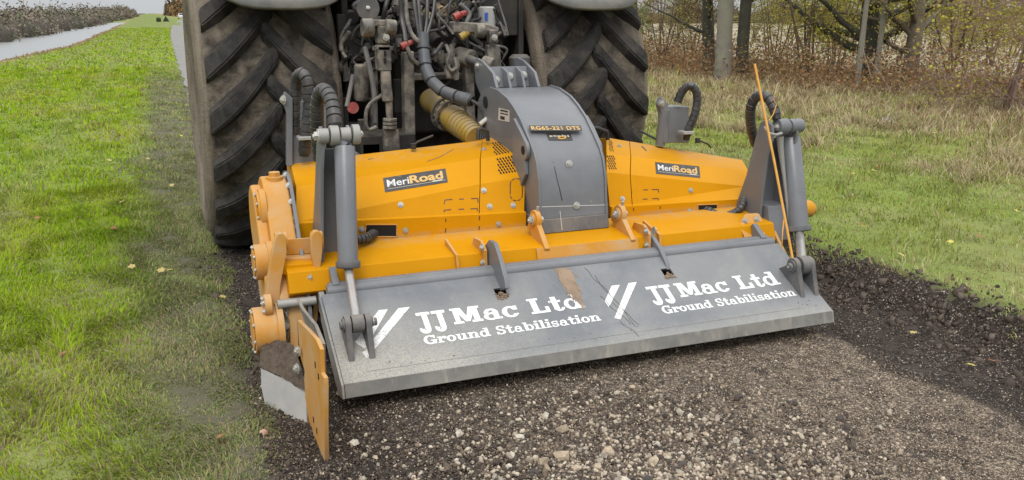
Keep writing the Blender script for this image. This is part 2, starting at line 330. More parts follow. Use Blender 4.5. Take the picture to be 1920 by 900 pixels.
# ================================================================ THE SETTING
def lin(*segs):
    out = []
    for a, b, st in segs: out += list(np.arange(a, b, st))
    return np.array(out)
GX = np.concatenate([-np.geomspace(3000, 32, 26), lin((-30, -10, 1.2), (-10, -4, 0.3), (-4, 5.4, 0.07), (5.4, 16, 0.3), (16, 34, 1.5)), np.geomspace(35, 3000, 30)])
GY = np.concatenate([lin((-40, 0, 4), (0, 1.5, 0.5), (1.5, 9, 0.07), (9, 30, 0.35), (30, 80, 1.5)), np.geomspace(81, 4000, 60)])
XX, YY = np.meshgrid(GX, GY)
ZZ = hgt(XX, YY)
near = (XX > -4) & (XX < 5.4) & (YY < 9)
ZZ = ZZ + near * rng.normal(0, 0.004, ZZ.shape)
def gcol(x, y):
    x = np.asarray(x, float); y = np.asarray(y, float); nn = wav(x * 1.3, y * 1.1) + 0.5 * wav(x * 4, y * 3.3)
    def L(a, b, f): return a + (b - a) * np.asarray(f)[..., None]
    c = np.zeros(x.shape + (3,)) + np.array((0.17, 0.22, 0.045)); c = L(c, np.array((0.20, 0.22, 0.07)), sm(nn, -0.2, 0.8))
    strip = sm(x + .1 * wav(x * 3, y * 2.3), -0.42, 0.0) * (1 - sm(x, 0.6, 0.9)) * (1 - sm(y, 22, 34))
    c = L(c, np.array((0.105, 0.09, 0.07)), strip * 0.9)
    bank = sm(-x - crest(y), -.3, .1) * (1 - sm(-x, 8.6, 9)); c = L(c, np.array((0.28, 0.21, 0.12)), bank)
    c = L(c, np.array((0.10, 0.09, 0.06)), sm(-x, 12, 13))
    dry = sm(x + 0.8 * nn, 7.3, 10.5); c = L(c, np.array((0.25, 0.19, 0.10)), dry)
    c = L(c, np.array((0.16, 0.095, 0.05)), sm(x + nn, 11.5, 13.2))
    c = L(c, np.array((0.34, 0.29, 0.20)), sm(x, 17, 20))
    soil = sm(x, 0.15, 0.35) * (1 - sm(x, 3.85, 4.05)) * (1 - sm(y, 7.0, 8.5))
    c = L(c, np.array((0.055, 0.044, 0.036)), soil)
    return c
c = gcol(XX, YY)
ny, nx = XX.shape; idx = np.arange(ny * nx).reshape(ny, nx)
quads = np.stack([idx[:-1, :-1], idx[:-1, 1:], idx[1:, 1:], idx[1:, :-1]], -1).reshape(-1, 4)
M['ground'] = vcol_mat('turf_and_soil', 0.95, nscale=3.0, namt=0.28, bumpd=0.01, bscale=30)
c = c * (1 - .12 * (sm(YY, 85, 125) * (XX < 6) * (XX > -6)))[..., None]  # far turf darkened where blades end, painting in their missing self-shade
arrays('ground', np.stack([XX, YY, ZZ], -1).reshape(-1, 3), quads, M['ground'], c.reshape(-1, 3), kind='structure', smooth=True)

# water of the drain, with small wind ripples
m, n, b = new_mat('river_water'); b.inputs['Base Color'].default_value = (0.22, 0.225, 0.22, 1); b.inputs['Roughness'].default_value = 0.3
geo = N(n, 'ShaderNodeNewGeometry').outputs['Position']; mp = N(n, 'ShaderNodeMapping'); mp.inputs['Scale'].default_value = (1, 0.5, 1); n.links.new(geo, mp.inputs[0])
bump(n, b, noise(n, mp.outputs[0], 2.2, 6, 0.7), 0.05, 0.6)
mb = MB(); mb.add([(-15, -60, -.9), (-4.2, -60, -.9), (-4.2, 4000, -.9), (-15, 4000, -.9)], [(0, 1, 2, 3)])
tag(obj('water', mb, m, smooth=0), kind='structure')

# milled track: finely uneven sheet over the soil
TX = np.arange(0.2, 4.02, 0.022); TY = np.arange(1.6, 6.6, 0.022); TXX, TYY = np.meshgrid(TX, TY)
def tan_mask(x, y): return sm(x + 0.3 * wav(x * 2, y * 2), 0.5, 2.5) * (1 - sm(x + 0.05 * np.sin(y * 7), 3.03, 3.13))
def trackz(x, y): return hgt(x, y) + 0.006
rough = rng.normal(0, 1, TXX.shape); 
for _ in range(2): rough = (rough + np.roll(rough, 1, 0) + np.roll(rough, 1, 1) + np.roll(rough, (1, 1), (0, 1))) / 2.4
lump = 0.006 - 0.0035 * tan_mask(TXX, TYY)
TZ = trackz(TXX, TYY) + rough * lump * 0.9
edge = np.minimum.reduce([(TXX - 0.2) / 0.12, (4.02 - TXX) / 0.12, (6.6 - TYY) / .3 + 0 * TXX, np.ones_like(TXX)]); TZ -= 0.03 * (1 - np.clip(edge, 0, 1))
tc = np.array((0.046, 0.036, 0.029)) + (np.array((0.215, 0.172, 0.130)) - np.array((0.046, 0.036, 0.029))) * (tan_mask(TXX, TYY) * np.clip(1 + rough * .25, .6, 1.2))[..., None]
ny, nx = TXX.shape; idx = np.arange(ny * nx).reshape(ny, nx)
quads = np.stack([idx[:-1, :-1], idx[:-1, 1:], idx[1:, 1:], idx[1:, :-1]], -1).reshape(-1, 4)
def grit(n, c, geo):
    # broken stone too small to model: cells of two sizes, each with its own tone, and dark joints between
    for sc, k in ((75, .55), (170, .6)):
        vo = N(n, 'ShaderNodeTexVoronoi'); vo.inputs['Scale'].default_value = sc; vo.inputs['Randomness'].default_value = 1.0; n.links.new(geo, vo.inputs['Vector'])
        hsv = N(n, 'ShaderNodeSeparateColor'); n.links.new(vo.outputs['Color'], hsv.inputs[0]); v = hsv.outputs[0]
        tone = mixc(n, mapr(n, v, 0.0, 1.0), (1 - k, 1 - k, 1 - k), (1 + k, 1 + k * .96, 1 + k * .9)); c = mixc(n, 1.0, c, tone, 'MULTIPLY')
        c = mixc(n, mth(n, 'MULTIPLY', mapr(n, hsv.outputs[1], .90, .93), mapr(n, vo.outputs['Distance'], .55, .35)), c, (0.40, 0.34, 0.27))
        c = mixc(n, mth(n, 'MULTIPLY', mapr(n, vo.outputs['Distance'], .42, .75), .65), c, (0.022, 0.017, 0.014))
    return c
M['track'] = vcol_mat('milled_gravel', 0.95, nscale=9, namt=0.3, bumpd=0.010, bscale=80, extra=grit)
track = arrays('gravel_track', np.stack([TXX, TYY, TZ], -1).reshape(-1, 3), quads, M['track'], tc.reshape(-1, 3), kind='structure', smooth=True)

# stony road ahead of the tractor
def road_l(y): return 0.45 + 0.006 * y + 0.00009 * y * y
ys = np.concatenate([np.arange(6.3, 60, 0.5), np.geomspace(60, 700, 40)]); V = []; F = []
for i, y in enumerate(ys):
    for j, t in enumerate(np.linspace(0, 1, 7)):
        x = road_l(y) + 3.4 * t + (0.04 * math.sin(y * 1.9) * (y < 60) if j in (0, 6) else 0); V.append((x, y, float(hgt(x, y)) + 0.012 - (0.05 if y < 6.9 else 0)))
for i in range(len(ys) - 1):
    for j in range(6): F.append((i * 7 + j, i * 7 + j + 1, (i + 1) * 7 + j + 1, (i + 1) * 7 + j))
m, n, b = new_mat('pale_road_gravel'); geo = N(n, 'ShaderNodeNewGeometry').outputs['Position']
n.links.new(mixc(n, mapr(n, noise(n, geo, 3, 10, 0.8), 0.3, 0.7), (0.14, 0.133, 0.122), (0.28, 0.265, 0.245)), b.inputs['Base Color']); b.inputs['Roughness'].default_value = 0.9
bump(n, b, noise(n, geo, 60, 5), 0.01)
arrays('gravel_road', np.array(V), np.array(F), m, kind='structure', smooth=True)

# ================================================================ THE STABILISER (hitched implement)
ST = thing('road_stabiliser', (1.85, 4.3, 0), 'yellow and grey road stabilising attachment with white lettered rear flap, hitched behind the tractor', 'road stabiliser')
Y, DY, G, FG = M['yellow'], M['dusty_yellow'], M['grey'], M['flap_grey']

# --- rear flap: sheet with two slots, lip, flanges
FA = np.array([0, 3.366, 0.137]); FB = np.array([0, 3.82, 0.385]); FD = (FB - FA) / np.linalg.norm(FB - FA); FL = np.linalg.norm(FB - FA)
FN = np.cross([1, 0, 0], FD); FN = FN if FN[2] > 0 else -FN
def flap_pt(x, s, off=0.0): return np.array([x, 0, 0]) + FA + FD * s + FN * off
X0, X1 = 0.602, 3.095
b = MB(); xb = [X0, 1.395, 1.452, 2.305, 2.362, X1]; sb = [0.0, 0.365, 0.43, FL]
for i in range(5):
    for j in range(3):
        if i in (1, 3) and j == 1: continue
        p = [flap_pt(xb[i], sb[j]), flap_pt(xb[i + 1], sb[j]), flap_pt(xb[i + 1], sb[j + 1]), flap_pt(xb[i], sb[j + 1])]
        q = [a - FN * 0.010 for a in p]; b.add(p + q, [(0, 1, 2, 3), (7, 6, 5, 4), (0, 4, 5, 1), (1, 5, 6, 2), (2, 6, 7, 3), (3, 7, 4, 0)])
flap = obj('rear_flap', b, FG, ST, smooth=0)
# weld the tiles: remove doubled walls so that the sheet reads as one
import bmesh
bm = bmesh.new(); bm.from_mesh(flap.data); bmesh.ops.remove_doubles(bm, verts=bm.verts, dist=1e-4)
dup = [f for f in bm.faces if sum(1 for g in f.verts[0].link_faces if set(g.verts) == set(f.verts)) > 1]
bmesh.ops.delete(bm, geom=dup, context='FACES_ONLY'); bm.to_mesh(flap.data); bm.free()
b = MB(); ym, zm = 3.350, 0.080
b.yz([(3.3655, 0.1385), (3.350, 0.080), (3.362, 0.076), (3.376, 0.130)], X0 + 0.001, X1 - 0.001)
b.yz([(3.362, 0.0765), (3.44, 0.070), (3.442, 0.080), (3.364, 0.0865)], X0 + 0.002, X1 - 0.002)
obj('lip', b, M['lip'], flap, bevel=0.002)
for xs in (X0 - 0.012, X1 + 0.001): b = MB(); b.yz([(3.366, 0.134), (3.352, 0.078), (3.45, 0.060), (3.80, 0.27), (3.825, 0.375)], xs, xs + 0.011); obj('side_flange', b, FG, flap, bevel=0.0015)
b = MB(); b.cyl((X0 + .03, 3.852, 0.385), (X1 - .02, 3.852, 0.385), 0.031, 20); b.yz([(3.822, 0.386), (3.86, 0.42), (3.885, 0.42), (3.89, 0.36), (3.835, 0.36)], X0 + 0.04, X1 - 0.04)
obj('hinge_tube', b, G, flap, smooth=40)
b = MB(); pA, pB = flap_pt(X0 + 0.05, 0.045, 0.0008), flap_pt(X1 - .1, 0.045, 0.0008); b.prism([flap_pt(.70, .047, .0002), flap_pt(2.95, .047, .0002), flap_pt(2.95, .0486, .0002), flap_pt(.70, .0486, .0002)], FN * 0.0006)
obj('crease', b, M['mud_grey'], flap, smooth=0)
b = MB()
for k in range(60):                                # lumps of mud caught in the slots and dark specks on the sheet
    if k < 34: xx, s, rr = random.choice((1.424, 2.334)) + random.uniform(-.03, .03), random.uniform(.355, .40), random.uniform(.004, .011)
    else: xx, s, rr = random.choice([random.uniform(.75, 2.3), random.uniform(1.6, 1.9), random.uniform(2.85, 3.05)]), random.uniform(.045, .09), random.uniform(.0015, .004)
    p = flap_pt(xx, s, 0.0); b.box(p, (rr * 2, rr * 1.6, rr), Matrix.Rotation(random.random() * 3, 3, 'Z'))
obj('mud_clod', b, M['rust'], flap, smooth=60)['kind'] = 'stuff'

# --- slab-serif lettering, drawn as a fine mosaic so that worn flecks can be missing
def R4(x0, y0, x1, y1): return lambda x, y: (x >= x0) & (x <= x1) & (y >= y0) & (y <= y1)
def PAR(x0, x1, x2, x3, y0, y1):      # slanted bar: bottom x0..x1, top x2..x3
    return lambda x, y: (y >= y0) & (y <= y1) & (x >= x0 + (x2 - x0) * (y - y0) / (y1 - y0)) & (x <= x1 + (x3 - x1) * (y - y0) / (y1 - y0))
def RG(cx, cy, rx, ry, wx, wy, cut=None):
    def f(x, y):
        o = ((x - cx) / rx) ** 2 + ((y - cy) / ry) ** 2 <= 1; i = ((x - cx) / (rx - wx)) ** 2 + ((y - cy) / (ry - wy)) ** 2 < 1
        q = o & ~i
        if cut: q = q & ~cut(x, y)
        return q
    return f
GL = {   # width, pieces; cap height 1, x height 0.70
 'J': (0.68, [R4(.26, .20, .54, 1), R4(.04, .87, .68, 1), RG(.27, .22, .27, .22, .24, .15, lambda x, y: y > .23), R4(.0, .16, .13, .27)]),
 'M': (1.22, [R4(.10, 0, .30, 1), R4(.0, 0, .42, .13), R4(.0, .87, .36, 1), R4(.88, 0, 1.12, 1), R4(.76, 0, 1.22, .13), R4(.88, .87, 1.22, 1), PAR(.50, .70, .14, .44, .10, 1), PAR(.50, .70, .78, 1.06, .10, 1)]),
 'L': (0.86, [R4(.12, 0, .38, 1), R4(.0, .86, .50, 1), R4(.0, 0, .84, .14), R4(.66, 0, .84, .38)]),
 'G': (1.02, [RG(.50, .5, .50, .52, .27, .16, lambda x, y: (x > .60) & (y > .44) & (y < .76)), R4(.72, .02, .95, .48), R4(.54, .36, 1.02, .48), R4(.78, .66, .92, 1.0)]),
 'S': (0.78, [RG(.39, .74, .36, .28, .20, .13, lambda x, y: (x > .38) & (y < .72)), RG(.37, .27, .38, .29, .21, .13, lambda x, y: (x < .36) & (y > .30)), R4(.58, .66, .70, 1.0), R4(.02, .0, .14, .34), R4(.26, .42, .52, .56)]),
 'a': (0.78, [RG(.33, .22, .32, .24, .19, .11), R4(.44, .0, .66, .52), RG(.37, .46, .29, .26, .18, .13, lambda x, y: (y < .48)), R4(.08, .42, .24, .56), R4(.44, .0, .78, .12)]),
 'c': (0.70, [RG(.36, .35, .36, .37, .22, .13, lambda x, y: (x > .46) & (y > .22) & (y < .46)), R4(.54, .44, .68, .70)]),
 't': (0.58, [R4(.14, .12, .38, .95), R4(.0, .57, .54, .70), RG(.37, .19, .23, .21, .13, .12, lambda x, y: (y > .20) | (x < .2)), R4(.14, .1, .3, .3)]),
 'd': (0.86, [RG(.35, .35, .35, .37, .21, .13), R4(.50, 0, .74, 1), R4(.36, .88, .6, 1), R4(.5, 0, .86, .12)]),
 'r': (0.66, [R4(.08, 0, .32, .70), R4(.0, .58, .3, .70), R4(.0, 0, .46, .12), RG(.52, .44, .26, .28, .14, .14, lambda x, y: y < .46), R4(.46, .40, .66, .62)]),
 'o': (0.74, [RG(.37, .35, .37, .37, .22, .13)]),
 'u': (0.88, [R4(.10, .16, .33, .70), R4(.0, .58, .3, .70), RG(.37, .24, .27, .26, .14, .12, lambda x, y: y > .26), R4(.52, 0, .76, .70), R4(.42, .58, .7, .70), R4(.55, 0, .88, .12)]),
 'n': (0.90, [R4(.09, 0, .33, .70), R4(.0, .58, .3, .70), R4(.0, 0, .42, .12), R4(.56, 0, .80, .48), R4(.47, 0, .90, .12), RG(.52, .44, .28, .28, .14, .13, lambda x, y: y < .46)]),
 'b': (0.86, [R4(.10, 0, .34, 1), R4(.0, .88, .3, 1), RG(.50, .35, .35, .37, .21, .13)]),
 'i': (0.44, [R4(.10, 0, .34, .70), R4(.0, .58, .3, .70), R4(.0, 0, .44, .12), R4(.08, .82, .36, 1.04)]),
 'l': (0.44, [R4(.10, 0, .34, 1), R4(.0, .88, .3, 1), R4(.0, 0, .44, .12)]),
 's': (0.64, [RG(.32, .51, .30, .21, .17, .11, lambda x, y: (x > .34) & (y < .50)), RG(.31, .20, .31, .22, .18, .11, lambda x, y: (x < .30) & (y > .22)), R4(.46, .46, .58, .70), R4(.02, 0, .13, .26), R4(.22, .28, .42, .42)]),
 ' ': (0.42, [])}
def slab_text(b, txt, x0, x1, base, cap, res=30, wear=None):
    tot = sum(GL[c][0] + 0.05 for c in txt) - 0.05; k = (x1 - x0) / tot; cur = 0
    for ch in txt:
        wd, pcs = GL[ch]
        if pcs:
            gx = np.arange(-0.06, wd + 0.1, 1 / res * (cap / k)); gy = np.arange(-0.2, 1.1, 1 / res)
            hx = gx[1] - gx[0]
            X, Yg = np.meshgrid(gx + hx / 2, gy + .5 / res); ins = np.zeros(X.shape, bool)
            for p in pcs: ins |= p(X, Yg)
            for r in range(X.shape[0]):
                c0 = None
                for c in range(X.shape[1] + 1):
                    on = c < X.shape[1] and ins[r, c]
                    if on and wear is not None and wear(x0 + (cur + X[r, c]) * k, base + Yg[r, c] * cap): on = False
                    if on and c0 is None: c0 = c
                    if not on and c0 is not None:
                        xa, xbb = x0 + (cur + gx[c0]) * k, x0 + (cur + gx[c0] + (c - c0) * hx) * k; sa, sbb = base + gy[r] * cap, base + (gy[r] + 1 / res) * cap
                        b.add([flap_pt(xa, sa, .0011), flap_pt(xbb, sa, .0011), flap_pt(xbb, sbb, .0011), flap_pt(xa, sbb, .0011)], [(0, 1, 2, 3)]); c0 = None
        cur += wd + 0.05
def flecks(seed, amt):
    q = np.random.default_rng(seed); cs = [(q.uniform(.6, 3.1), q.uniform(0, .45), q.uniform(.001, .0032)) for _ in range(amt)]
    A = np.array(cs)
    return lambda x, s: bool(np.any((A[:, 0] - x) ** 2 + (A[:, 1] - s) ** 2 < A[:, 2] ** 2))
wr = flecks(3, 260); stain = lambda x, s: (1.745 + .25 * (s - .25) < x < 1.84 and .255 + 0.2 * abs(math.sin(x * 90)) * .2 < s)
for (a, bb, l2a, l2b, nm, cut) in ((0.985, 1.80, 0.985, 1.845, 'L', True), (2.158, 2.925, 2.178, 2.965, 'R', False)):
    b = MB(); dy = 0.0 if nm == 'L' else -0.018
    slab_text(b, 'JJ', a, a + 0.136, 0.2085 + dy, 0.128, 44, wr)
    slab_text(b, 'Mac Ltd', a + 0.162, bb, 0.240 + dy, 0.096, 44, (lambda x, s: wr(x, s) or stain(x, s)) if cut else wr)
    slab_text(b, 'Ground Stabilisation', l2a, l2b, 0.147 + dy * .8, 0.050, 34, wr)
    obj('lettering', b, M['white_paint'], flap, smooth=0)
def bar(name, pts, seed):
    q = np.random.default_rng(seed); b = MB(); (a, s0), (c, s1), (d, s2), (e, s3) = pts      # bottom-left, bottom-right, top-right, top-left
    for i in range(60):
        for j in range(16):
            t0, t1, u0, u1 = i / 60, (i + 1) / 60, j / 16, (j + 1) / 16
            def at(t, u):
                xl, sl_, xr, sr = a + (e - a) * t, s0 + (s3 - s0) * t, c + (d - c) * t, s1 + (s2 - s1) * t; return xl + (xr - xl) * u, sl_ + (sr - sl_) * u
            mx_ = at((t0 + t1) / 2, (u0 + u1) / 2)
            if wr(*mx_) or q.random() < 0.10 * (1 - t0) + 0.02: continue
            b.add([flap_pt(*at(t0, u0), .0011), flap_pt(*at(t0, u1), .0011), flap_pt(*at(t1, u1), .0011), flap_pt(*at(t1, u0), .0011)], [(0, 1, 2, 3)])
    obj(name, b, M['white_paint'], flap, smooth=0)
bar('stripe', [(.690, .215), (.725, .170), (.873, .381), (.832, .382)], 1)
bar('stripe', [(.708, .150), (.722, .118), (.975, .379), (.922, .380)], 2)
bar('stripe', [(1.912, .262), (1.917, .222), (2.038, .356), (1.992, .356)], 3)
bar('stripe', [(1.914, .150), (1.940, .138), (2.136, .361), (2.088, .360)], 4)
# brown run of mud from the hinge down over the last letter, oil marks between the two texts
b = MB(); q = np.random.default_rng(5)
for k in range(150):                   # a streaky run: many thin broken trails
    x0 = 1.782 + q.normal(0, .021); s1 = FL - .006 - q.random() * .05; s0 = s1 - q.uniform(.03, .26) * (1 - abs(x0 - 1.778) * 9)
    ss = np.arange(s0, s1, .008); wob = .003 * np.sin(ss * 60 + k)
    for i_, s_ in enumerate(ss):
        if q.random() < .14: continue
        w_ = .0022 * q.uniform(.6, 1.6); xx = x0 + wob[i_] + (FL - s_) * .03; b.add([flap_pt(xx - w_, s_, .0014 + k * 2e-6), flap_pt(xx + w_, s_, .0014 + k * 2e-6), flap_pt(xx + w_, s_ + .008, .0014 + k * 2e-6), flap_pt(xx - w_, s_ + .008, .0014 + k * 2e-6)], [(0, 1, 2, 3)])
obj('mud_stain', b, M['rust'], flap, smooth=0)['kind'] = 'stuff'
b = MB()
for (xa, sa, xb_, sb_) in ((1.93, .44, 2.0, .08), (1.90, .30, 1.98, .10), (1.95, .25, 2.02, .09), (1.885, .12, 2.03, .085), (1.90, .50, 1.96, .30), (1.93, .13, 1.99, .02)):
    pts = [np.array((xa + (xb_ - xa) * t + .006 * math.sin(9 * t + xa * 50), sa + (sb_ - sa) * t)) for t in np.linspace(0, 1, 12)]
    for p, p2 in zip(pts[:-1], pts[1:]): b.add([flap_pt(p[0] - .0011, p[1], .0019), flap_pt(p[0] + .0011, p[1], .0019), flap_pt(p2[0] + .0011, p2[1], .0019), flap_pt(p2[0] - .0011, p2[1], .0019)], [(0, 1, 2, 3)])
obj('oil_mark', b, M['black'], flap, smooth=0)

# --- cylinder brackets on the flap
def clevis(xa, xb_, s0, sc, r, parent, mat, pinx):
    cc = flap_pt(0, sc, 0) ; cy, cz = cc[1] - 0.0, cc[2] + .095
    for x in (xa, xb_):
        b = MB(); prof = [tuple(flap_pt(0, s0 - .02, -.002)[1:]), tuple(flap_pt(0, sc + .12, -.002)[1:])]
        prof += [(cy + r * math.cos(t), cz + r * math.sin(t)) for t in np.linspace(R(-5), R(185), 12)]
        b.yz(prof, x - .005, x + .020); obj('bracket_plate', b, mat, parent, bevel=.002)
    b = MB(); b.cyl((pinx[0], cy, cz), (pinx[1], cy, cz), .017, 16); b.cyl((xa - .012, cy, cz), (xa, cy, cz), r * .72, 20); b.cyl((xb_ + .016, cy, cz), (xb_ + .026, cy, cz), r * .6, 20)
    obj('pin', b, M['mud_grey'], parent); return np.array([0, cy, cz])
pL = clevis(0.650, 0.738, 0.13, 0.20, .040, ST, M['mud_grey'], (.628, .785))
pR = clevis(2.985, 3.075, 0.13, 0.215, .044, ST, M['mud_grey'], (2.955, 3.115))
bolt(ST, (2.968, pR[1], pR[2]), (-1, 0, 0), .016); bolt(ST, (.768, pL[1], pL[2]), (1, 0, 0), .016)

# --- cross beam under the hoods
b = MB(); b.yz([(3.92, .372), (3.95, .466), (4.262, .503), (4.262, .34), (3.99, .33)], .475, 3.16); beam = obj('cross_beam', b, Y, ST, bevel=.005)
b = MB(); b.yz([(4.08, .36), (4.10, .46), (4.9, .46), (4.9, .15), (4.3, .12)], .60, 3.10); obj('rotor_housing', b, DY, ST, bevel=.01)
for xs in (.66, 3.0): b = MB(); b.yz([(3.84, .42), (3.93, .48), (3.945, .47), (3.92, .38), (3.86, .35)], xs, xs + .03); obj('hinge_ear', b, G, ST, bevel=.002)
for u, x in ((850, 1.27), (1252, 2.40)):
    b = MB(); b.yz([(3.925, .375), (3.905, .39), (3.925, .475), (4.10, .515), (4.10, .48)], x, x + .014); obj('weld_tab', b, DY, beam, bevel=.002)
# raised wear patch round the middle of the beam
b = MB(); b.prism([(1.70, 3.921, .395), (2.28, 3.921, .395), (2.28, 3.944, .462), (1.70, 3.944, .462)], (0, -.006, .002)); obj('wear_plate', b, DY, beam, bevel=.002)

# --- hook arms with their bolted lugs
for x, poly in ((1.430, [(916, 450), (926, 456), (936, 488), (946, 525), (948, 541), (938, 546), (928, 541), (925, 520), (920, 500), (906, 492), (903, 470)]),
                (2.345, [(1207, 430), (1217, 436), (1236, 466), (1249, 495), (1251, 506), (1240, 512), (1230, 505), (1226, 486), (1214, 474), (1204, 462), (1202, 440)])):
    pts = [PX(u, v, x) for u, v in poly]; ax = np.mean(pts[:2], 0)
    pts = [p + (ax - p) * 0.0 for p in pts]
    b = MB(); b.prism(pts, (.022, 0, 0)); h = obj('hook_arm', b, G, ST, bevel=.003)
    b = MB(); b.yz([(3.93, .375), (3.895, .39), (3.90, .49), (3.96, .525), (4.06, .52), (4.08, .485)], x - .022, x - .006); lg = obj('hook_lug', b, DY, ST, bevel=.003)
    bolt(lg, (x - .022, 3.925, .50), (-1, 0, 0), .016); bolt(lg, (x - .022, 3.915, .425), (-1, 0, 0), .016)
    bolt(h, (x + .022, 3.925, .50), (1, 0, 0), .016)

# --- hoods: folded sheet lofted from end to end
def section(strip, r1, r2, top, ys=(4.27, 4.35, 4.5, 4.85)):
    s0 = PY(*strip, ys[0]); a = PY(*r1, ys[1]); c_ = PY(*r2, ys[2]); d = PY(*top, ys[3])
    lo = np.array([s0[0], ys[0], .50]); ex = np.array([d[0], 5.02, d[2] - .03]); fx = np.array([d[0], 5.06, .42])
    return [lo, s0, s0 + (0, .012, .004), a, c_, d, ex, fx]
SL0 = section((558, 418), (555, 396), (555, 350), (545, 305)); SL1 = section((900, 402), (900, 345), (900, 297), (905, 263)); SL2 = section((985, 397), (985, 332), (985, 283), (966, 250))
SR1 = section((1145, 388), (1137, 323), (1137, 288), (1137, 258)); SR0 = section((1395, 372), (1397, 350), (1404, 320), (1392, 300))
for q, dxx in ((SL0, 0), (SL1, 0), (SL2, 0)): q[0][0] = q[1][0]
def tri_loft(*secs):
    b = MB(); m = len(secs[0]); b.v = [tuple(map(float, p)) for q in secs for p in q]
    for i in range(len(secs) - 1):
        for j in range(m): a, c_, d, e = i * m + j, i * m + (j + 1) % m, (i + 1) * m + (j + 1) % m, (i + 1) * m + j; b.f += [(a, c_, d), (a, d, e)]
    b.f += [tuple(range(m))[::-1], tuple(range((len(secs) - 1) * m, len(secs) * m))]; return b
def face(sa, sb_, k): return Plane(sa[k], sb_[k], (sa[k + 1] + sb_[k + 1]) / 2)
b = tri_loft(SL0, SL1); bHL = b; hoodL = obj('hood', b, Y, ST, bevel=.004, smooth=20)
gap = np.array([.003, 0, 0]); SL1b = [p + gap for p in SL1]
SL1b[5] = SL1b[5] + (0, 0, .006); SL2[5] = SL2[5] + (0, 0, .006)
b = tri_loft(SL1b, SL2); bEL = b; lidL = obj('hood_end_panel', b, Y, ST, bevel=.004, smooth=20)
SRm = [a + (c_ - a) * .16 for a, c_ in zip(SR1, SR0)]
b = tri_loft(SR1, SRm); bER = b; lidR = obj('hood_end_panel', b, Y, ST, bevel=.004, smooth=20)
SRg = [p + gap for p in SRm]; b = tri_loft(SRg, SR0); bHR = b; hoodR = obj('hood', b, Y, ST, bevel=.004, smooth=20)
def planes(a, c_): return {k: Plane(a[i], c_[i], (a[j] + c_[j]) / 2) for k, i, j in (('strip', 0, 1), ('low', 2, 3), ('mid', 3, 4), ('up', 4, 5))}
class All(dict):
    def __missing__(s, k): return s['*']
PLh, PLe, PRe, PRh = [All({'*': Surf(q)}) for q in (bHL, bEL, bER, bHR)]
# ledge strip: a fold standing a little proud along the foot of each hood
for a, c_, par in ((SL0, SL2, hoodL), (SR1, SR0, hoodR)):
    b = MB(); o = np.array((0, -.012, 0)); b.loft([[p[0] + o + (0, 0, -.0), p[1] + o, p[1] + (0, .004, .003), p[0] + (0, .004, 0)] for p in (a, c_)]); st_ = obj('ledge_strip', b, Y, par, bevel=.002, smooth=20)
def strip_plane(a, c_): o = np.array((0, -.012, 0)); return Plane(a[0] + o, c_[0] + o, (a[1] + c_[1]) / 2 + o)
PLs, PRs = strip_plane(SL0, SL2), strip_plane(SR1, SR0)
for (u, v, k, pl, par) in ((751, 384, 'low', PLh, hoodL), (790, 366, 'low', PLh, None), (907, 357, 'low', PLe, lidL), (918, 387, 'low', PLe, lidL), (962, 385, 'low', PLe, lidL), (907, 281, 'up', PLe, lidL),
                           (1179, 345, 'low', PRh, hoodR), (1167, 373, 'low', PRe, lidR), (1295, 357, 'low', PRh, hoodR), (1391, 366, 'low', PRh, hoodR), (1161, 275, 'up', PRe, lidR)):
    if par: pp = pl[k].at(u, v, 0.001); bolt(par, pp, pl[k].n, .0125)
for u, v, pl, par in ((760, 432, PLs, hoodL), (935, 420, PLs, hoodL), (678, 430, PLs, hoodL), (1293, 396, PRs, hoodR)): bolt(par, pl.at(u, v, .001), pl.n, .0125)
# openings for the hydraulic connections: flat patches painted with their inner shade
decal('hose_opening', [[(686, 421), (744, 421), (744, 444), (684, 444)]], PLs, M['gap'], hoodL, .0016)
decal('hose_opening', [[(1308, 384), (1345, 383), (1345, 402), (1310, 405)]], PRs, M['gap'], hoodR, .0016)
for (quad, pl, par) in (([(686, 421), (744, 421), (744, 444), (684, 444)], PLs, hoodL), ([(1308, 384), (1345, 383), (1345, 402), (1310, 405)], PRs, hoodR)):
    P4 = [pl.at(u, v, .002) for u, v in quad]; b = MB()
    for i in range(4): b.cyl(P4[i], P4[(i + 1) % 4], .0035, 6)
    obj('opening_frame', b, DY, par)
# perforated grilles: slots drawn as flat lozenges, their inner shade painted on
def grille(par, pl, k, c4, nu, nv):
    polys = []
    c4 = [np.array(q, float) for q in c4]
    for i in range(nu):
        for j in range(nv):
            s, t = (i + .5 + (.5 if j % 2 else 0)) / (nu + .5), (j + .5) / nv
            c0 = c4[0] * (1 - s) * (1 - t) + c4[1] * s * (1 - t) + c4[2] * s * t + c4[3] * (1 - s) * t
            eu = (c4[1] - c4[0]) / nu * .33; ev = (c4[3] - c4[0]) / nv * .62
            sk = eu * .5; polys.append([tuple(c0 - ev - sk), tuple(c0 + eu), tuple(c0 + ev + sk), tuple(c0 - eu)])
    decal('grille_slots', polys, pl[k], M['gap'], par, .0008)
grille(lidL, PLe, 'up', [(921, 267), (966, 262), (973, 283), (926, 292)], 8, 6)
grille(lidL, PLe, 'mid', [(930, 297), (975, 289), (979, 321), (934, 328)], 8, 6)
grille(lidR, PRe, 'up', [(1141, 262), (1148, 264), (1152, 284), (1141, 284)], 3, 6)
grille(lidR, PRe, 'mid', [(1137, 291), (1153, 291), (1157, 318), (1139, 318)], 4, 6)
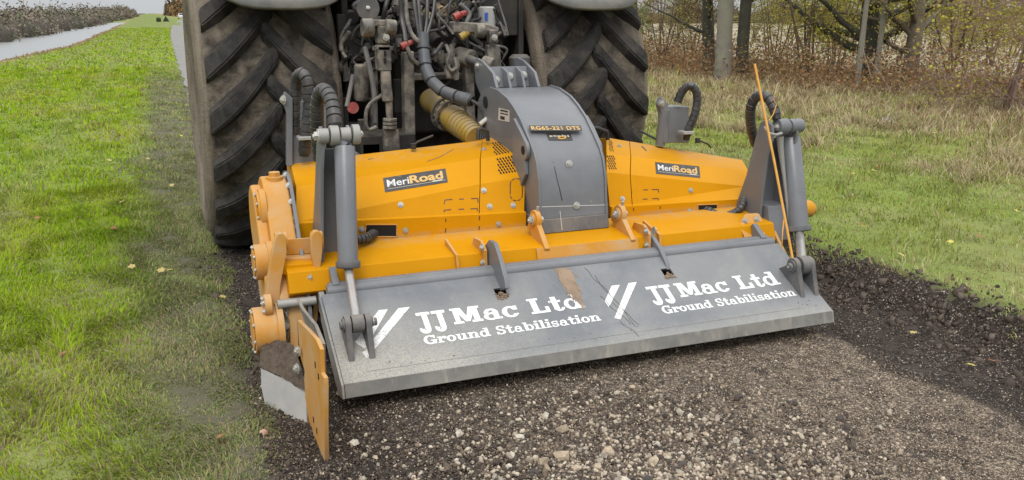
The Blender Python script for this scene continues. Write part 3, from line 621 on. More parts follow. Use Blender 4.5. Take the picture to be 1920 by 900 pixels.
# dashed access outlines
def dash(polyline, wpx=2.2):
    out = []
    for (x0, y0), (x1, y1) in polyline:
        d = np.array((x1 - x0, y1 - y0), float); d /= np.linalg.norm(d); nn_ = np.array((-d[1], d[0])) * wpx / 2; a = np.array((x0, y0), float); c_ = np.array((x1, y1), float)
        out.append([tuple(a - nn_), tuple(c_ - nn_), tuple(c_ + nn_), tuple(a + nn_)])
    return out
decal('dashed_mark', dash([((834, 375), (848, 374)), ((834, 375), (833, 383)), ((861, 373.5), (870, 373)), ((883, 372.5), (896, 372)), ((896, 372), (896, 380)),
      ((833, 394), (846, 393)), ((833, 394), (832.5, 398)), ((860, 392.5), (870, 392)), ((882, 391.5), (895, 391)), ((895, 391), (895, 396))], 1.8), PLh['low'], M['print_red'], hoodL)
decal('dashed_mark', dash([((836, 410), (836, 416)), ((836, 428), (835, 436)), ((899, 405), (899, 413)), ((899, 424), (898, 431))], 1.8), PLs, M['print_red'], hoodL)
ov = [(968 + 11.5 * math.cos(t) * (1 if abs(math.sin(t)) < .99 else 1), 355.5 + (12 * math.sin(t)) + (9 if math.sin(t) > 0 else -9)) for t in np.linspace(0, 2 * math.pi, 33)]
decal('dashed_mark', dash([(ov[i], ov[i + 1]) for i in range(32) if i % 4 != 3], 1.8), PLe['low'], M['print_red'], lidL)
decal('dashed_mark', dash([((1184, 358), (1196, 357)), ((1184, 358), (1184, 363)), ((1206, 356), (1215, 356)), ((1222, 355.5), (1234, 355)), ((1234, 355), (1235, 361)),
      ((1184, 375), (1194, 374.5)), ((1184, 375), (1183.5, 378)), ((1205, 373.5), (1214, 373)), ((1223, 372.5), (1234, 372)), ((1234, 372), (1234, 376))], 1.5), PRh['low'], M['print_red'], hoodR)
decal('dashed_mark', dash([((1188, 390), (1188, 395)), ((1188, 405), (1187.5, 411)), ((1238, 386), (1238, 392)), ((1238, 402), (1237.5, 408))], 1.5), PRs, M['print_red'], hoodR)
# name plates
def font_text(txt, o, ex, ey, bold=0.0, mat=None, par=None, nrm=None, name='lettering', spacing=1.0):
    """text mesh with its baseline start at o, em width vector ex, em height vector ey"""
    cu = bpy.data.curves.new('lettering', 'FONT'); cu.body = txt; cu.offset = bold; cu.space_character = spacing; cu.resolution_u = 4
    t = bpy.data.objects.new('lettering', cu); COL.objects.link(t); dg = bpy.context.evaluated_depsgraph_get(); me = bpy.data.meshes.new_from_object(t.evaluated_get(dg))
    co = np.array([v.co[:] for v in me.vertices]); mnx, mxx, mxy = co[:, 0].min(), co[:, 0].max(), max(co[:, 1].max(), 1e-6)
    fs = [tuple(p.vertices) for p in me.polygons]; bpy.data.objects.remove(t)
    b = MB(); b.add([np.array(o) + ex * ((p[0] - mnx) / (mxx - mnx)) + ey * (p[1] / mxy) for p in co], fs); return obj(name, b, mat, par, smooth=0)
def nameplate(pl, c4, par, tilt=0):
    tl, tr, br, bl = [np.array(q, float) for q in c4]; b = MB(); g = lambda s, t: tuple((tl * (1 - s) + tr * s) * (1 - t) + (bl * (1 - s) + br * s) * t)
    for i in range(8):
        for j in range(3): b.add([pl.at(*g(x / 8, y / 3), .0014) for x, y in ((i, j), (i + 1, j), (i + 1, j + 1), (i, j + 1))], [(0, 1, 2, 3)])
    d = obj('name_plate', b, M['print_dark'], par, smooth=0)
    def at(s, t, off=.0030):      # s right, t up
        u = (bl[0] * (1 - s) + br[0] * s) * (1 - t) + (tl[0] * (1 - s) + tr[0] * s) * t; v = (bl[1] * (1 - s) + br[1] * s) * (1 - t) + (tl[1] * (1 - s) + tr[1] * s) * t
        return pl.at(u, v, off)
    font_text('Meri', at(.05, .33), at(.40, .33) - at(.05, .33), at(.05, .80) - at(.05, .33), .012, M['print_white'], d)
    font_text('Road', at(.41, .33), at(.94, .33) - at(.41, .33), at(.41, .85) - at(.41, .33), .03, M['print_gold'], d)
    b = MB(); b.add([at(.05, .17), at(.97, .17), at(.97, .195), at(.05, .195)], [(0, 1, 2, 3)]); b.add([at(.76, .20), at(.92, .20), at(.92, .27), at(.76, .27)], [(0, 1, 2, 3)]); obj('underline', b, M['print_pale'], d, smooth=0)
nameplate(PLh['mid'], [(718, 334), (835, 316), (840, 342), (722, 361)], hoodL)
nameplate(PRh['mid'], [(1228, 304), (1311, 312), (1313, 334), (1230, 326)], hoodR)
# latch levers on the hood tops, scratch lines
for pts, par in (([(775, 273), (783, 266), (812, 254)], hoodL), ([(1308, 262), (1327, 270), (1333, 277)], hoodR)):
    b = MB(); P_ = [PY(u, v, 4.8) for u, v in pts]; b.tube(P_, .006, 8); b.cyl(P_[0] + (0, 0, -.02), P_[0] + (0, 0, .012), .016, 12); obj('latch', b, M['black'], par)
for pts in ([(896, 261), (897, 243), (902, 241), (914, 247), (915, 264)], [(1112, 250), (1113, 240), (1120, 240), (1138, 247), (1140, 262)]):
    b = MB(); b.tube([PY(u, v, 4.72) for u, v in pts], .012, 8); obj('handle', b, M['black'], lidL if pts[0][0] < 1000 else lidR)
decal('scratch', dash([((800, 303), (826, 294)), ((826, 294), (850, 280)), ((690, 299), (700, 297))], 1.0), PLh['up'], M['print_red'], hoodL)
decal('scratch', dash([((1203, 274), (1212, 283))], 2), PRh['up'], M['print_dark'], hoodR)

# --- central gearbox tower
TP = [(4.99, 1.16), (4.88, 1.19), (4.75, 1.182), (4.60, 1.15), (4.50, 1.108), (4.40, 1.053), (4.29, .965), (4.215, .90), (4.18, .85), (4.15, .76), (4.14, .66), (4.125, .567), (4.11, .487)]
TX0, TX1 = 1.797, 2.197
for x, s in ((TX0, 1), (TX1 - .014, 1)):
    b = MB(); prof = list(TP) + [(4.3, .42), (5.05, .42), (5.09, .95), (5.07, 1.10)]
    b.yz([(y - .006, z + .006) if i < 12 else (y, z) for i, (y, z) in enumerate(prof)], x, x + .014); tp = obj('tower_side_plate', b, G, ST, bevel=.003)
b = MB(); secs = []
for x in (TX0 + .014, TX1 - .014): secs.append([(x, y, z - .004) for y, z in TP[:12]] + [(x, y + .03, z - .03) for y, z in TP[:12]][::-1])
b.loft(secs); CS = Surf(b); cover = obj('tower_cover', b, G, ST, bevel=.002, smooth=40)
b = MB(); b.yz([(4.122, .562), (4.108, .487), (4.18, .47), (4.3, .47), (4.3, .56)], TX0 - .004, TX1 + .004); foot = obj('cover_foot', b, M['mud_grey'], ST, bevel=.006)
b = MB(); b.cyl((TX0 - .002, 4.93, 1.10), (TX0 - .006, 4.93, 1.10), .035, 20); obj('side_hole', b, M['gap'], tp)
CP = Plane((TX0, 4.40, 1.049), (TX1, 4.40, 1.049), (TX0, 4.60, 1.146)); CPb = Plane((TX0, 4.14, .656), (TX1, 4.14, .656), (TX0, 4.18, .846)); CPc = Plane((TX0, 4.29, .961), (TX1, 4.29, .961), (TX0, 4.40, 1.049))
def tplate(pl, c4, parts, name='label_plate'):
    d = decal(name, [c4], pl, M['print_dark'], cover, .002); tl, tr, br, bl = c4
    def at(s, t, off=.0032):
        u = (bl[0] * (1 - s) + br[0] * s) * (1 - t) + (tl[0] * (1 - s) + tr[0] * s) * t; v = (bl[1] * (1 - s) + br[1] * s) * (1 - t) + (tl[1] * (1 - s) + tr[1] * s) * t
        return pl.at(u, v, off)
    for txt, s0, s1, t0, t1, mt in parts: font_text(txt, at(s0, t0), at(s1, t0) - at(s0, t0), at(s0, t1) - at(s0, t0), .03, mt, d, spacing=1.1)
    return d
tplate(CP, [(991, 235), (1089, 235), (1092, 245), (995, 245)], [('RG65-221 DTS', .03, .97, .2, .85, M['print_gold'])])
pd_ = tplate(CPc, [(1024, 250), (1070, 250), (1074, 263), (1029, 263)], [('stabi', .08, .9, .5, .8, M['print_pale'])])
b = MB(); pc = CPc.at(1054, 258, .0035); b.tube([pc + np.array((.022 * math.cos(t), 0, 0)) + (CPc.at(1054, 255) - CPc.at(1054, 258)) / 3 * 2.2 * math.sin(t) for t in np.linspace(0, 6.28, 14)], .004, 6); obj('emblem', b, M['print_gold'], pd_)
for u, v, pl in ((1067, 307, CPb), (1081, 385, Plane((TX0, 4.125, .563), (TX1, 4.125, .563), (TX0, 4.14, .656)))): bolt(cover, pl.at(u, v, .003), pl.n, .016)
decal('weld_line', dash([((1037, 304), (1041, 320)), ((1041, 320), (1045, 338)), ((1045, 338), (1050, 358)), ((1050, 358), (1054, 376))], 1.6), CS, M['print_dark'], cover, .001)
decal('dust_run', dash([((1012, 388), (1140, 384)), ((1050, 396), (1054, 432)), ((1107, 345), (1108, 378))], 1.2), Plane((TX0, 4.108, .50), (TX1, 4.108, .50), (TX0, 4.122, .562)), M['print_pale'], foot, .002)
SPp = Plane((TX0, 4.5, .8), (TX0, 4.9, .8), (TX0, 4.9, 1.1)); stc = decal('sticker', [[(935, 202), (955, 207), (955, 229), (934, 225)]], SPp, M['print_pale'], tp, .002)
decal('sticker_print', [[(938, 205), (952, 208), (952, 211), (938, 208)], [(938, 211), (952, 214), (952, 216), (938, 213)], [(938, 217), (946, 219), (946, 225), (938, 223)]], SPp, M['print_dark'], stc, .0035)
# ears beside the cover
for x, c0 in ((TX0 - .022, (4.30, .905)), (TX1 + .004, (4.30, .89))):
    b = MB(); prof = [(4.44, 1.06), (4.36, 1.01)] + [(c0[0] + .055 * math.cos(t), c0[1] + .055 * math.sin(t)) for t in np.linspace(R(110), R(250), 10)] + [(4.27, .78), (4.34, .70), (4.46, .80)]
    b.yz(prof, x, x + .02); e = obj('ear', b, G, ST, bevel=.003)
    b = MB(); b.cyl((x - .002, c0[0], c0[1]), (x + .022, c0[0], c0[1]), .024, 16); obj('ear_hole', b, M['gap'], e)
# top link mast
MP = lambda u, v, y=5.08: PY(u, v, y)
def mastplate(x):
    b = MB(); b.yz([(5.20, 1.345), (5.24, 1.32), (5.22, 1.20), (5.10, 1.10), (4.88, 1.10), (4.86, 1.19), (4.92, 1.27), (5.02, 1.305), (5.10, 1.33)], x, x + .018); return obj('mast_plate', b, G, ST, bevel=.003)
mpl = mastplate(1.835); mastplate(2.10)
b = MB(); b.prism([(1.853, 4.99, 1.18), (2.10, 4.99, 1.18), (2.10, 5.03, 1.30), (1.853, 5.03, 1.30)], (0, .015, -.004)); mw = obj('mast_web', b, G, ST, bevel=.002)
for x in (1.93, 2.02): b = MB(); b.prism([(x, 4.985, 1.19), (x, 4.88, 1.185), (x, 4.93, 1.27), (x, 5.02, 1.30)], (.014, 0, 0)); obj('gusset', b, G, ST, bevel=.002)
for x, z in ((1.89, 1.225), (1.975, 1.245), (2.065, 1.25)): bolt(mw, (x, 4.998, z), (0, -1, .3), .018)
bolt(mpl, (1.834, 5.17, 1.30), (-1, 0, 0), .018)

# --- pivot lugs either side of the tower foot
for (x, dx) in ((1.742, -1), (2.235, 1)):
    b = MB(); cc = (4.08, .575 if dx < 0 else .565); prof = [(3.938, .43), (3.925, .46)] + [(cc[0] + .052 * math.cos(t), cc[1] + .052 * math.sin(t)) for t in np.linspace(R(200), R(20), 12)] + [(4.16, .52), (4.10, .48)]
    b.yz(prof, x, x + .028); lg = obj('pivot_lug', b, DY, ST, bevel=.004)
    b = MB(); b.cyl((x - .008, *cc), (x + .036, *cc), .034, 20); obj('boss', b, DY, lg, bevel=.003); bolt(lg, (x - .008, *cc), (-1, 0, 0), .022, M['bolt']); bolt(lg, (x + .037, *cc), (1, 0, 0), .02)
    b = MB(); b.cyl((x + .02, cc[0] - .01, cc[1] + .05), (x + .02, cc[0] - .014, cc[1] + .072), .008, 8); obj('grease_nipple', b, M['bolt'], lg)

# --- flap cylinders on their posts
def post(xa, xb_, top, foot_z, skew, webmat):
    # two flange plates and the web between them
    for x, nm in ((xa, 0), (xb_, 1)):
        b = MB(); prof = [(4.03, foot_z), (4.30, foot_z), (4.27, foot_z + .20), (4.19, top - .30), (4.13, top - .06), (4.10, top + .015), (4.055, top + .035), (4.0, top + .01), (3.985, top - .05), (4.02, top - .16), (4.035, foot_z + .30)]
        pts = [(x + skew * (top - z), y, z) for y, z in prof]; b.prism(pts, (.016, 0, 0)); o = obj('post_flange', b, webmat, ST, bevel=.003)
    b = MB(); b.prism([(xa + .016 + skew * (top - foot_z), 4.16, foot_z), (xb_ + skew * (top - foot_z), 4.16, foot_z), (xb_ + skew * .08, 4.12, top - .08), (xa + .016 + skew * .08, 4.12, top - .08)], (0, .014, 0)); obj('post_web', b, webmat, ST)
    return o
post(.668, .79, 1.075, .36, -.045, G); post(3.135, 3.30, 1.0, .30, -.02, G)
b = MB(); b.box((.70, 4.06, .40), (.18, .16, .10)); obj('post_foot', b, M['mud_grey'], ST, bevel=.004)
b = MB(); b.yz([(3.95, .36), (4.0, .55), (4.30, .55), (4.30, .30), (4.0, .30)], 3.15, 3.31); obj('post_foot', b, G, ST, bevel=.004)
def ram(topc, barrel0, barrel1, eye, r, rr, name='hydraulic_cylinder'):
    t, a, c_, e = [np.array(q, float) for q in (topc, barrel0, barrel1, eye)]
    b = MB(); d = c_ - a; b.tube([a, a + d * .01, c_ - d * .06], [r * .94, r, r * .97], 28); cy = obj(name, b, G, ST, bevel=0, smooth=50)
    b = MB(); b.tube([c_ - d * .06, c_ - d * .05, c_ - d * .01, c_], [r * 1.14, r * 1.17, r * 1.17, r * 1.05], 28); obj('gland', b, M['mud_grey'], cy, smooth=50)
    b = MB(); b.cyl(c_, e, rr, 16); obj('piston_rod', b, M['rod'], cy)
    b = MB(); b.cyl(e - (.026, 0, 0), e + (.026, 0, 0), r * .82, 22); obj('rod_eye', b, M['mud_grey'], cy, bevel=.003)
    b = MB(); b.cyl(a, t + (a - t) * .3, r * .6, 14); obj('cap_end', b, G, cy); return cy
ram((.735, 4.01, 1.075), PY(646, 274, 3.99), PY(653, 503, 3.86), (.702, pL[1], pL[2]), .0475, .0205)
ram((3.30, 4.04, .99), PY(1480, 258, 4.07), PY(1498, 434, 3.93), (3.045, pR[1], pR[2]), .060, .026)
# top pins with their bosses
b = MB()
for xa, xb_, r in ((.655, .70, .034), (.705, .745, .046), (.752, .80, .034), (.806, .84, .046)): b.cyl((xa, 3.995, 1.073), (xb_, 3.995, 1.073), r, 24)
tb = obj('top_pin_boss', b, M['worn'], ST, bevel=.004); bolt(tb, (.84, 3.995, 1.073), (1, 0, 0), .018); bolt(tb, (.655, 3.995, 1.073), (-1, 0, 0), .026)
c0 = PY(1462, 238, 4.02); b = MB(); b.cyl(c0 - (.02, 0, 0), c0 + (.045, 0, 0), .046, 24); b.cyl(c0 + (.06, 0, 0), c0 + (.15, .01, 0), .040, 24); b.cyl(c0 + (.04, 0, 0), c0 + (.07, 0, 0), .03, 20)
tb = obj('top_pin_boss', b, G, ST, bevel=.004); bolt(tb, c0 - (.021, 0, 0), (-1, 0, 0), .018)
b = MB(); b.tube([PY(1433, 238, 3.98), PY(1442, 250, 3.95), PY(1455, 253, 3.94), PY(1466, 250, 3.94)], .008, 8); obj('wire_hook', b, M['worn'], tb)
b = MB(); b.tube([PY(1462, 255, 4.02), PY(1463, 275, 4.02), PY(1470, 330, 4.0), PY(1480, 420, 3.96)], [.022, .018, .010, .008], 8); obj('pressure_pipe', b, M['worn'], ST)

# --- right end: bolted flange plate, yellow knob
PRp = Plane((2.9, 3.915, .372), (3.2, 3.915, .372), (2.9, 3.945, .466))
b = MB(); b.prism([PY(u, v, y) for u, v, y in ((1402, 403, 4.02), (1424, 401, 4.02), (1430, 412, 4.0), (1437, 448, 3.90), (1420, 458, 3.90), (1400, 460, 3.90), (1395, 440, 3.92), (1388, 428, 3.95))], (0, .03, .0)); fp = obj('flange_plate', b, DY, ST, bevel=.004)
for u, v, y in ((1397, 414, 3.985), (1419, 411, 3.99), (1405, 454, 3.895), (1424, 447, 3.90)): bolt(fp, PY(u, v, y), (0, -1, .25), .014)
kc = PY(1519, 391, 4.45); b = MB(); b.cyl(kc - (.30, 0, 0), kc + (.0, 0, 0), .055, 24); b.cyl(kc, kc + (.02, 0, 0), .04, 20); obj('bearing_housing', b, Y, ST, bevel=.006)
b = MB(); b.yz([(3.75, -.03), (3.8, .25), (4.0, .45), (4.7, .6), (4.9, .3), (4.8, -.03)], 3.17, 3.19); obj('side_plate', b, DY, ST, bevel=.003)

# --- left side: drive case, discs, lugs, shoe, blade
def hull2(c1, r1, c2, r2, n=14):
    d = math.atan2(c1[1] - c2[1], c1[0] - c2[0]); p = [(c1[0] + r1 * math.cos(d + t), c1[1] + r1 * math.sin(d + t)) for t in np.linspace(-math.pi / 2, math.pi / 2, n)]
    return p + [(c2[0] + r2 * math.cos(d + t), c2[1] + r2 * math.sin(d + t)) for t in np.linspace(math.pi / 2, 3 * math.pi / 2, n)]
C1, C2 = (4.46, .62), (4.15, .22)
b = MB(); b.yz(hull2(C1, .205, C2, .215), .435, .555); case = obj('drive_case', b, DY, ST, bevel=.012)
b = MB(); b.yz(hull2(C1, .165, C2, .175), .385, .44); obj('case_cover', b, DY, case, bevel=.014)
b = MB(); b.yz(hull2(C1, .225, C2, .235), .555, .572); obj('case_flange', b, G, case, bevel=.002)
for t in np.linspace(0, 1, 9): bolt(case, (.556, C1[0] - .222 + (C2[0] - C1[0]) * t * .75 - .0, C1[1] + .03 + (C2[1] - C1[1]) * t * .75), (-.6, -1, 0), .011)
for t in (R(100), R(125), R(150)): bolt(case, (.554, C1[0] + .215 * math.cos(t), C1[1] + .215 * math.sin(t)), (-.6, -1, .5), .011)
b = MB(); b.cyl((.50, 4.42, .82), (.50, 4.42, .852), .03, 6); b.cyl((.5, 4.42, .8), (.5, 4.42, .83), .042, 16); obj('filler_cap', b, DY, case, bevel=.003)
for (u, v, y, xa, xb_, r) in ((486, 395, 4.36, .398, .44, .095), (480, 492, 4.16, .352, .44, .085), (469, 622, 3.97, .310, .44, .108)):
    c0 = PY(u, v, y); b = MB(); b.cyl((xa, y, c0[2]), (xb_, y, c0[2]), r, 32); b.cyl((xb_ - .03, y, c0[2]), (xb_ + .0, y, c0[2]), r * 1.12, 32); b.cyl((xa - .007, y, c0[2]), (xa, y, c0[2]), r * .8, 28)
    ds = obj('bearing_cap', b, DY, case, bevel=.004)
    for k in range(8): t = k * math.pi / 4 + .2; bolt(ds, (xa - .001 if r > 0 else 0, y + r * .9 * math.cos(t), c0[2] + r * .9 * math.sin(t)), (-1, 0, 0), .0085)
# lug plates and the box between them
def rearplate(name, poly, y, th, mat, lean=0):
    b = MB(); b.prism([PY(u, v, y) for u, v in poly], (0, th, 0)); return obj(name, b, mat, ST, bevel=.004)
rearplate('lug_plate', [(517, 446), (522, 438), (530, 438), (537, 446), (538, 474), (527, 530), (522, 592), (498, 594), (499, 545), (509, 480)], 3.98, .045, DY)
o_in = rearplate('lug_plate', [(584, 442), (590, 434), (598, 434), (605, 442), (605, 470), (599, 520), (596, 590), (592, 640), (584, 640), (588, 560), (588, 500), (583, 470)], 3.98, .045, DY)
for u, v in ((527, 452), (594, 450)):
    c0 = PY(u, v, 4.03); b = MB(); b.cyl(c0 - (.026, 0, 0), c0 + (.026, 0, 0), .042, 22); obj('boss', b, DY, ST, bevel=.003)
b = MB(); b.prism([PY(535, 449, 4.10), PY(585, 446, 4.10), PY(585, 475, 4.10), PY(535, 478, 4.10)], (0, .012, 0)); obj('cross_plate', b, DY, ST, bevel=.002)
b = MB(); b.prism([PY(527, 485, 4.04), PY(590, 482, 4.04), PY(588, 560, 4.02), PY(525, 562, 4.02)], (0, .3, 0)); obj('box_section', b, DY, ST, bevel=.005)
b = MB(); b.prism([PY(526, 497, 4.0), PY(590, 494, 4.0), PY(590, 514, 4.0), PY(526, 516, 4.0)], (0, .06, .01)); obj('box_ledge', b, Y, ST, bevel=.004)
b = MB(); a, c_ = PY(520, 571, 3.93), PY(592, 563, 3.93); b.cyl(a, c_, .021, 18); hb = obj('hinge_bar', b, M['worn'], ST)
c0 = PY(504, 572, 3.94); b = MB(); b.cyl(c0 - (.02, 0, 0), c0 + (.012, 0, 0), .050, 24); nb = obj('hinge_boss', b, DY, ST, bevel=.003)
for k in range(5): t = k * 1.256; bolt(nb, c0 + (-.021, .032 * math.cos(t), .032 * math.sin(t)), (-1, 0, 0), .012)
bolt(o_in, PY(581, 520, 3.95), (-1, -.4, 0), .016); bolt(o_in, PY(575, 528, 3.95), (-1, -.4, 0), .012)
# flap pivot disc and strut from the left
c0 = PY(600, 566, 3.93); b = MB(); b.cyl(c0 - (.006, 0, 0), c0 + (.02, 0, 0), .052, 28); obj('pivot_disc', b, M['worn'], ST, bevel=.004)
b = MB(); b.prism([PY(598, 512, 3.95), PY(668, 506, 3.95), PY(668, 530, 3.95), PY(598, 534, 3.95)], (0, .10, 0)); obj('pivot_arm', b, M['worn'], ST, bevel=.004)
# chain and guide strip
b = MB()
for k, z in enumerate(np.linspace(0, 1, 9)):
    c0 = PY(536 + 1 * z, 582 + 70 * z, 3.93); b.ring(c0, (1, .2, 0) if k % 2 else (0.2, 1, 0), .013, .007, .006, 10)
obj('chain', b, M['mud_grey'], ST)
for v in (611, 650): bolt(case, PY(533, v, 3.92), (0, -1, 0), .017)
b = MB(); b.prism([PY(543, 575, 3.95), PY(557, 575, 3.95), PY(560, 660, 3.90), PY(545, 662, 3.90)], (0, .02, 0)); obj('guide_strip', b, DY, ST, bevel=.002)
# side blade
xp = .449
bl = [PX(u, v, xp) for u, v in ((558, 600), (566, 608), (580, 622), (592, 636), (600, 655), (602, 700), (607, 708), (608, 722), (608, 790), (609, 862), (606, 874), (601, 868), (588, 838), (574, 802), (570, 770), (572, 735), (570, 712), (571, 695), (564, 672), (560, 640))]
b = MB(); b.prism(bl, (.016, 0, 0)); blade = obj('side_blade', b, DY, ST, bevel=.003)
b = MB(); b.prism([PX(u, v, xp + .016) for u, v in ((556, 560), (566, 580), (590, 610), (604, 645), (606, 700), (600, 690), (594, 640), (575, 615))], (.012, 0, 0)); obj('blade_backing', b, M['mud_grey'], blade)
for u, v in ((565, 657), (563, 690)): bolt(blade, PX(u, v, xp - .002) + np.array((-.012, 0, 0)), (-1, -.3, 0), .018)
b = MB()
for u, v in ((591, 684), (597, 706), (588, 787), (594, 808)): c0 = PX(u, v, xp - .001); b.box(c0, (.003, .012, .022))
obj('bolt_slot', b, M['gap'], blade, smooth=0)
# skid shoe with its worn face and the soil riding on it
q0, q1, q2, q3 = PY(487, 690, 3.72), PY(576, 738, 3.42), PZ(576, 804, -.01), PZ(498, 762, .0)
b = MB(); b.prism([q0, q1, q2, q3], (.02, .035, .0)); shoe = obj('skid_shoe', b, M['mud_grey'], ST, bevel=.004)
SPl = Plane(q0, q1, q2)
decal('worn_patch', [[(489, 692), (500, 695), (520, 705), (541, 712), (552, 724), (574, 738), (575, 802), (556, 794), (522, 776), (497, 760), (490, 725)]], SPl, M['worn'], shoe, .0015)
V = []; F = []; nI, nJ = 26, 16
for i in range(nI):
    for j in range(nJ):
        s, t = i / (nI - 1), j / (nJ - 1)
        p = (q0 * (1 - s) + q1 * s) * (1 - t) + (np.array((.35, 3.98, .155)) * (1 - s) + np.array((.452, 3.72, .195)) * s) * t
        V.append(p + np.array((0, 0, .012 + .02 * math.sin(math.pi * min(1, t * 1.2)) + random.gauss(0, .004))))
for i in range(nI - 1):
    for j in range(nJ - 1): F.append((i * nJ + j, (i + 1) * nJ + j, (i + 1) * nJ + j + 1, i * nJ + j + 1))
M['soil'] = vcol_mat('loose_soil', 0.95, nscale=40, namt=0.4, bumpd=0.01, bscale=70)
arrays('soil_heap', np.array(V), np.array(F), M['soil'], np.tile((.10, .075, .055), (len(V), 1)), parent=shoe, smooth=True)
b = MB(); b.yz([(3.80, .01), (3.76, .14), (3.92, .19), (4.1, .19), (4.2, .02)], .365, .445); obj('shoe_body', b, M['mud_grey'], ST, bevel=.01)

# --- hoses in spiral guard
def guarded_hose(name, pts, r, par, step=.024, k=8, mat=None):
    path = smooth_path(pts, k); b = MB(); b.tube(path, r * .82, 14); h = obj(name, b, M['black'], par)
    L = np.cumsum([0] + [np.linalg.norm(path[i + 1] - path[i]) for i in range(len(path) - 1)]); P_ = np.array(path); b = MB(); t = 0
    while t < L[-1] - step:
        q = [np.array([np.interp(tt, L, P_[:, a]) for a in range(3)]) for tt in (t, t + step * .03, t + step * .86, t + step * .9)]
        b.tube(q, [r * .86, r * .99, r * 1.02, r * .9], 14); t += step
    obj('spiral_guard', b, mat or M['rubber'], h, smooth=28); return h
guarded_hose('hydraulic_hose', [PY(u, v, y) for u, v, y in ((553, 250, 4.85), (553, 190, 4.85), (556, 150, 4.84), (566, 137, 4.8), (577, 155, 4.76), (580, 200, 4.76), (574, 250, 4.76), (570, 292, 4.78))], .032, ST, .04)
guarded_hose('hydraulic_hose', [PY(u, v, y) for u, v, y in ((600, 300, 4.3), (594, 225, 4.25), (596, 185, 4.22), (606, 168, 4.18), (620, 185, 4.1), (627, 222, 4.03), (629, 240, 4.02))], .033, ST, .036)
guarded_hose('hydraulic_hose', [PY(u, v, y) for u, v, y in ((1270, 192, 4.80), (1280, 170, 4.79), (1294, 160, 4.76), (1306, 172, 4.74), (1307, 195, 4.74), (1300, 222, 4.74), (1290, 245, 4.75), (1287, 262, 4.76))], .0265, ST, .032)
guarded_hose('hydraulic_hose', [PY(u, v, y) for u, v, y in ((1416, 270, 4.3), (1408, 235, 4.25), (1408, 200, 4.2), (1420, 180, 4.16), (1438, 182, 4.1), (1450, 200, 4.06), (1457, 224, 4.03))], .0285, ST, .034)
guarded_hose('hydraulic_hose', [PY(u, v, y) for u, v, y in ((704, 434, 4.30), (694, 443, 4.22), (680, 448, 4.18), (664, 450, 4.16))], .026, hoodL, .022)
guarded_hose('hydraulic_hose', [PY(u, v, y) for u, v, y in ((1315, 390, 4.29), (1332, 396, 4.24), (1352, 405, 4.2), (1375, 400, 4.17), (1390, 388, 4.16), (1396, 370, 4.2))], .022, hoodR, .022)
for p in (PY(571, 258, 4.75), PY(1286, 248, 4.74)): b = MB(); b.box(p, (.075, .08, .018)); obj('hose_clamp', b, M['silver'], ST, bevel=.003)
# rear posts behind the hoods
def rear_post(cols, y, boltp):
    (f0, f1, w0, w1, t, bt) = cols
    b = MB(); b.prism([PY(f0 + 5, t, y), PY(f1, t + 12, y), PY(f1, bt, y), PY(f0 + 8, bt, y), PY(f0 + 8, t + 40, y), PY(f0, t + 14, y)], (0, .05, 0)); o = obj('rear_post', b, G, ST, bevel=.004)
    b = MB(); b.prism([PY(w0, t + 18, y + .03), PY(w1, t + 18, y + .03), PY(w1, bt, y + .03), PY(w0, bt, y + .03)], (0, .12, 0)); obj('post_box', b, G, o, bevel=.005); bolt(o, PY(*boltp, y - .002), (-1, -.4, 0), .02); return o
rear_post((530, 549, 549, 612, 172, 312), 4.80, (532, 187))
ro = rear_post((1236, 1253, 1252, 1292, 182, 268), 4.78, (1240, 194))
b = MB(); b.cyl(PY(1246, 205, 4.8), PY(1238, 272, 4.82), .032, 18); obj('lift_cylinder', b, G, ro)
b = MB(); b.tube([PY(1200, 245, 5.0), PY(1234, 263, 4.9)], .008, 8); obj('stay_rod', b, M['black'], ro)

# --- power shaft guard
a, c_ = PY(806, 186, 5.60), PY(893, 258, 4.98); d = c_ - a; L_ = np.linalg.norm(d)
b = MB(); b.tube([a, a + d * .08, a + d * .26, a + d * .36], [.075, .080, .066, .06], 20); ps = obj('shaft_guard', b, M['pto'], ST)
b = MB(); b.tube([a + d * .34, a + d * .55, a + d * .60, a + d * 1.0], [.060, .086, .078, .066], 20); obj('guard_tube', b, M['pto'], ps)
for k in range(7): t = .62 + k * .055; b = MB(); b.ring(a + d * t, d, .083 - k * .002, .070, .010, 24); obj('guard_rib', b, M['pto'], ps)
rc = a + d * .46
b = MB(); b.ring(rc, d, .104, .090, .014, 32); b.ring(rc - d * .07, d, .112, .098, .014, 32)
u_ = np.cross(d, (0, 0, 1)); u_ /= np.linalg.norm(u_); w_ = np.cross(d, u_); w_ /= np.linalg.norm(w_)
for k in range(16):
    t = k * math.pi / 8; e = u_ * math.cos(t) + w_ * math.sin(t); b.cyl(rc + e * .087, rc - d * .07 + e * .098, .006, 6); b.cyl(rc + e * .083, rc + e * .058, .005, 6)
obj('guard_cage', b, M['dusty_steel'], ps)
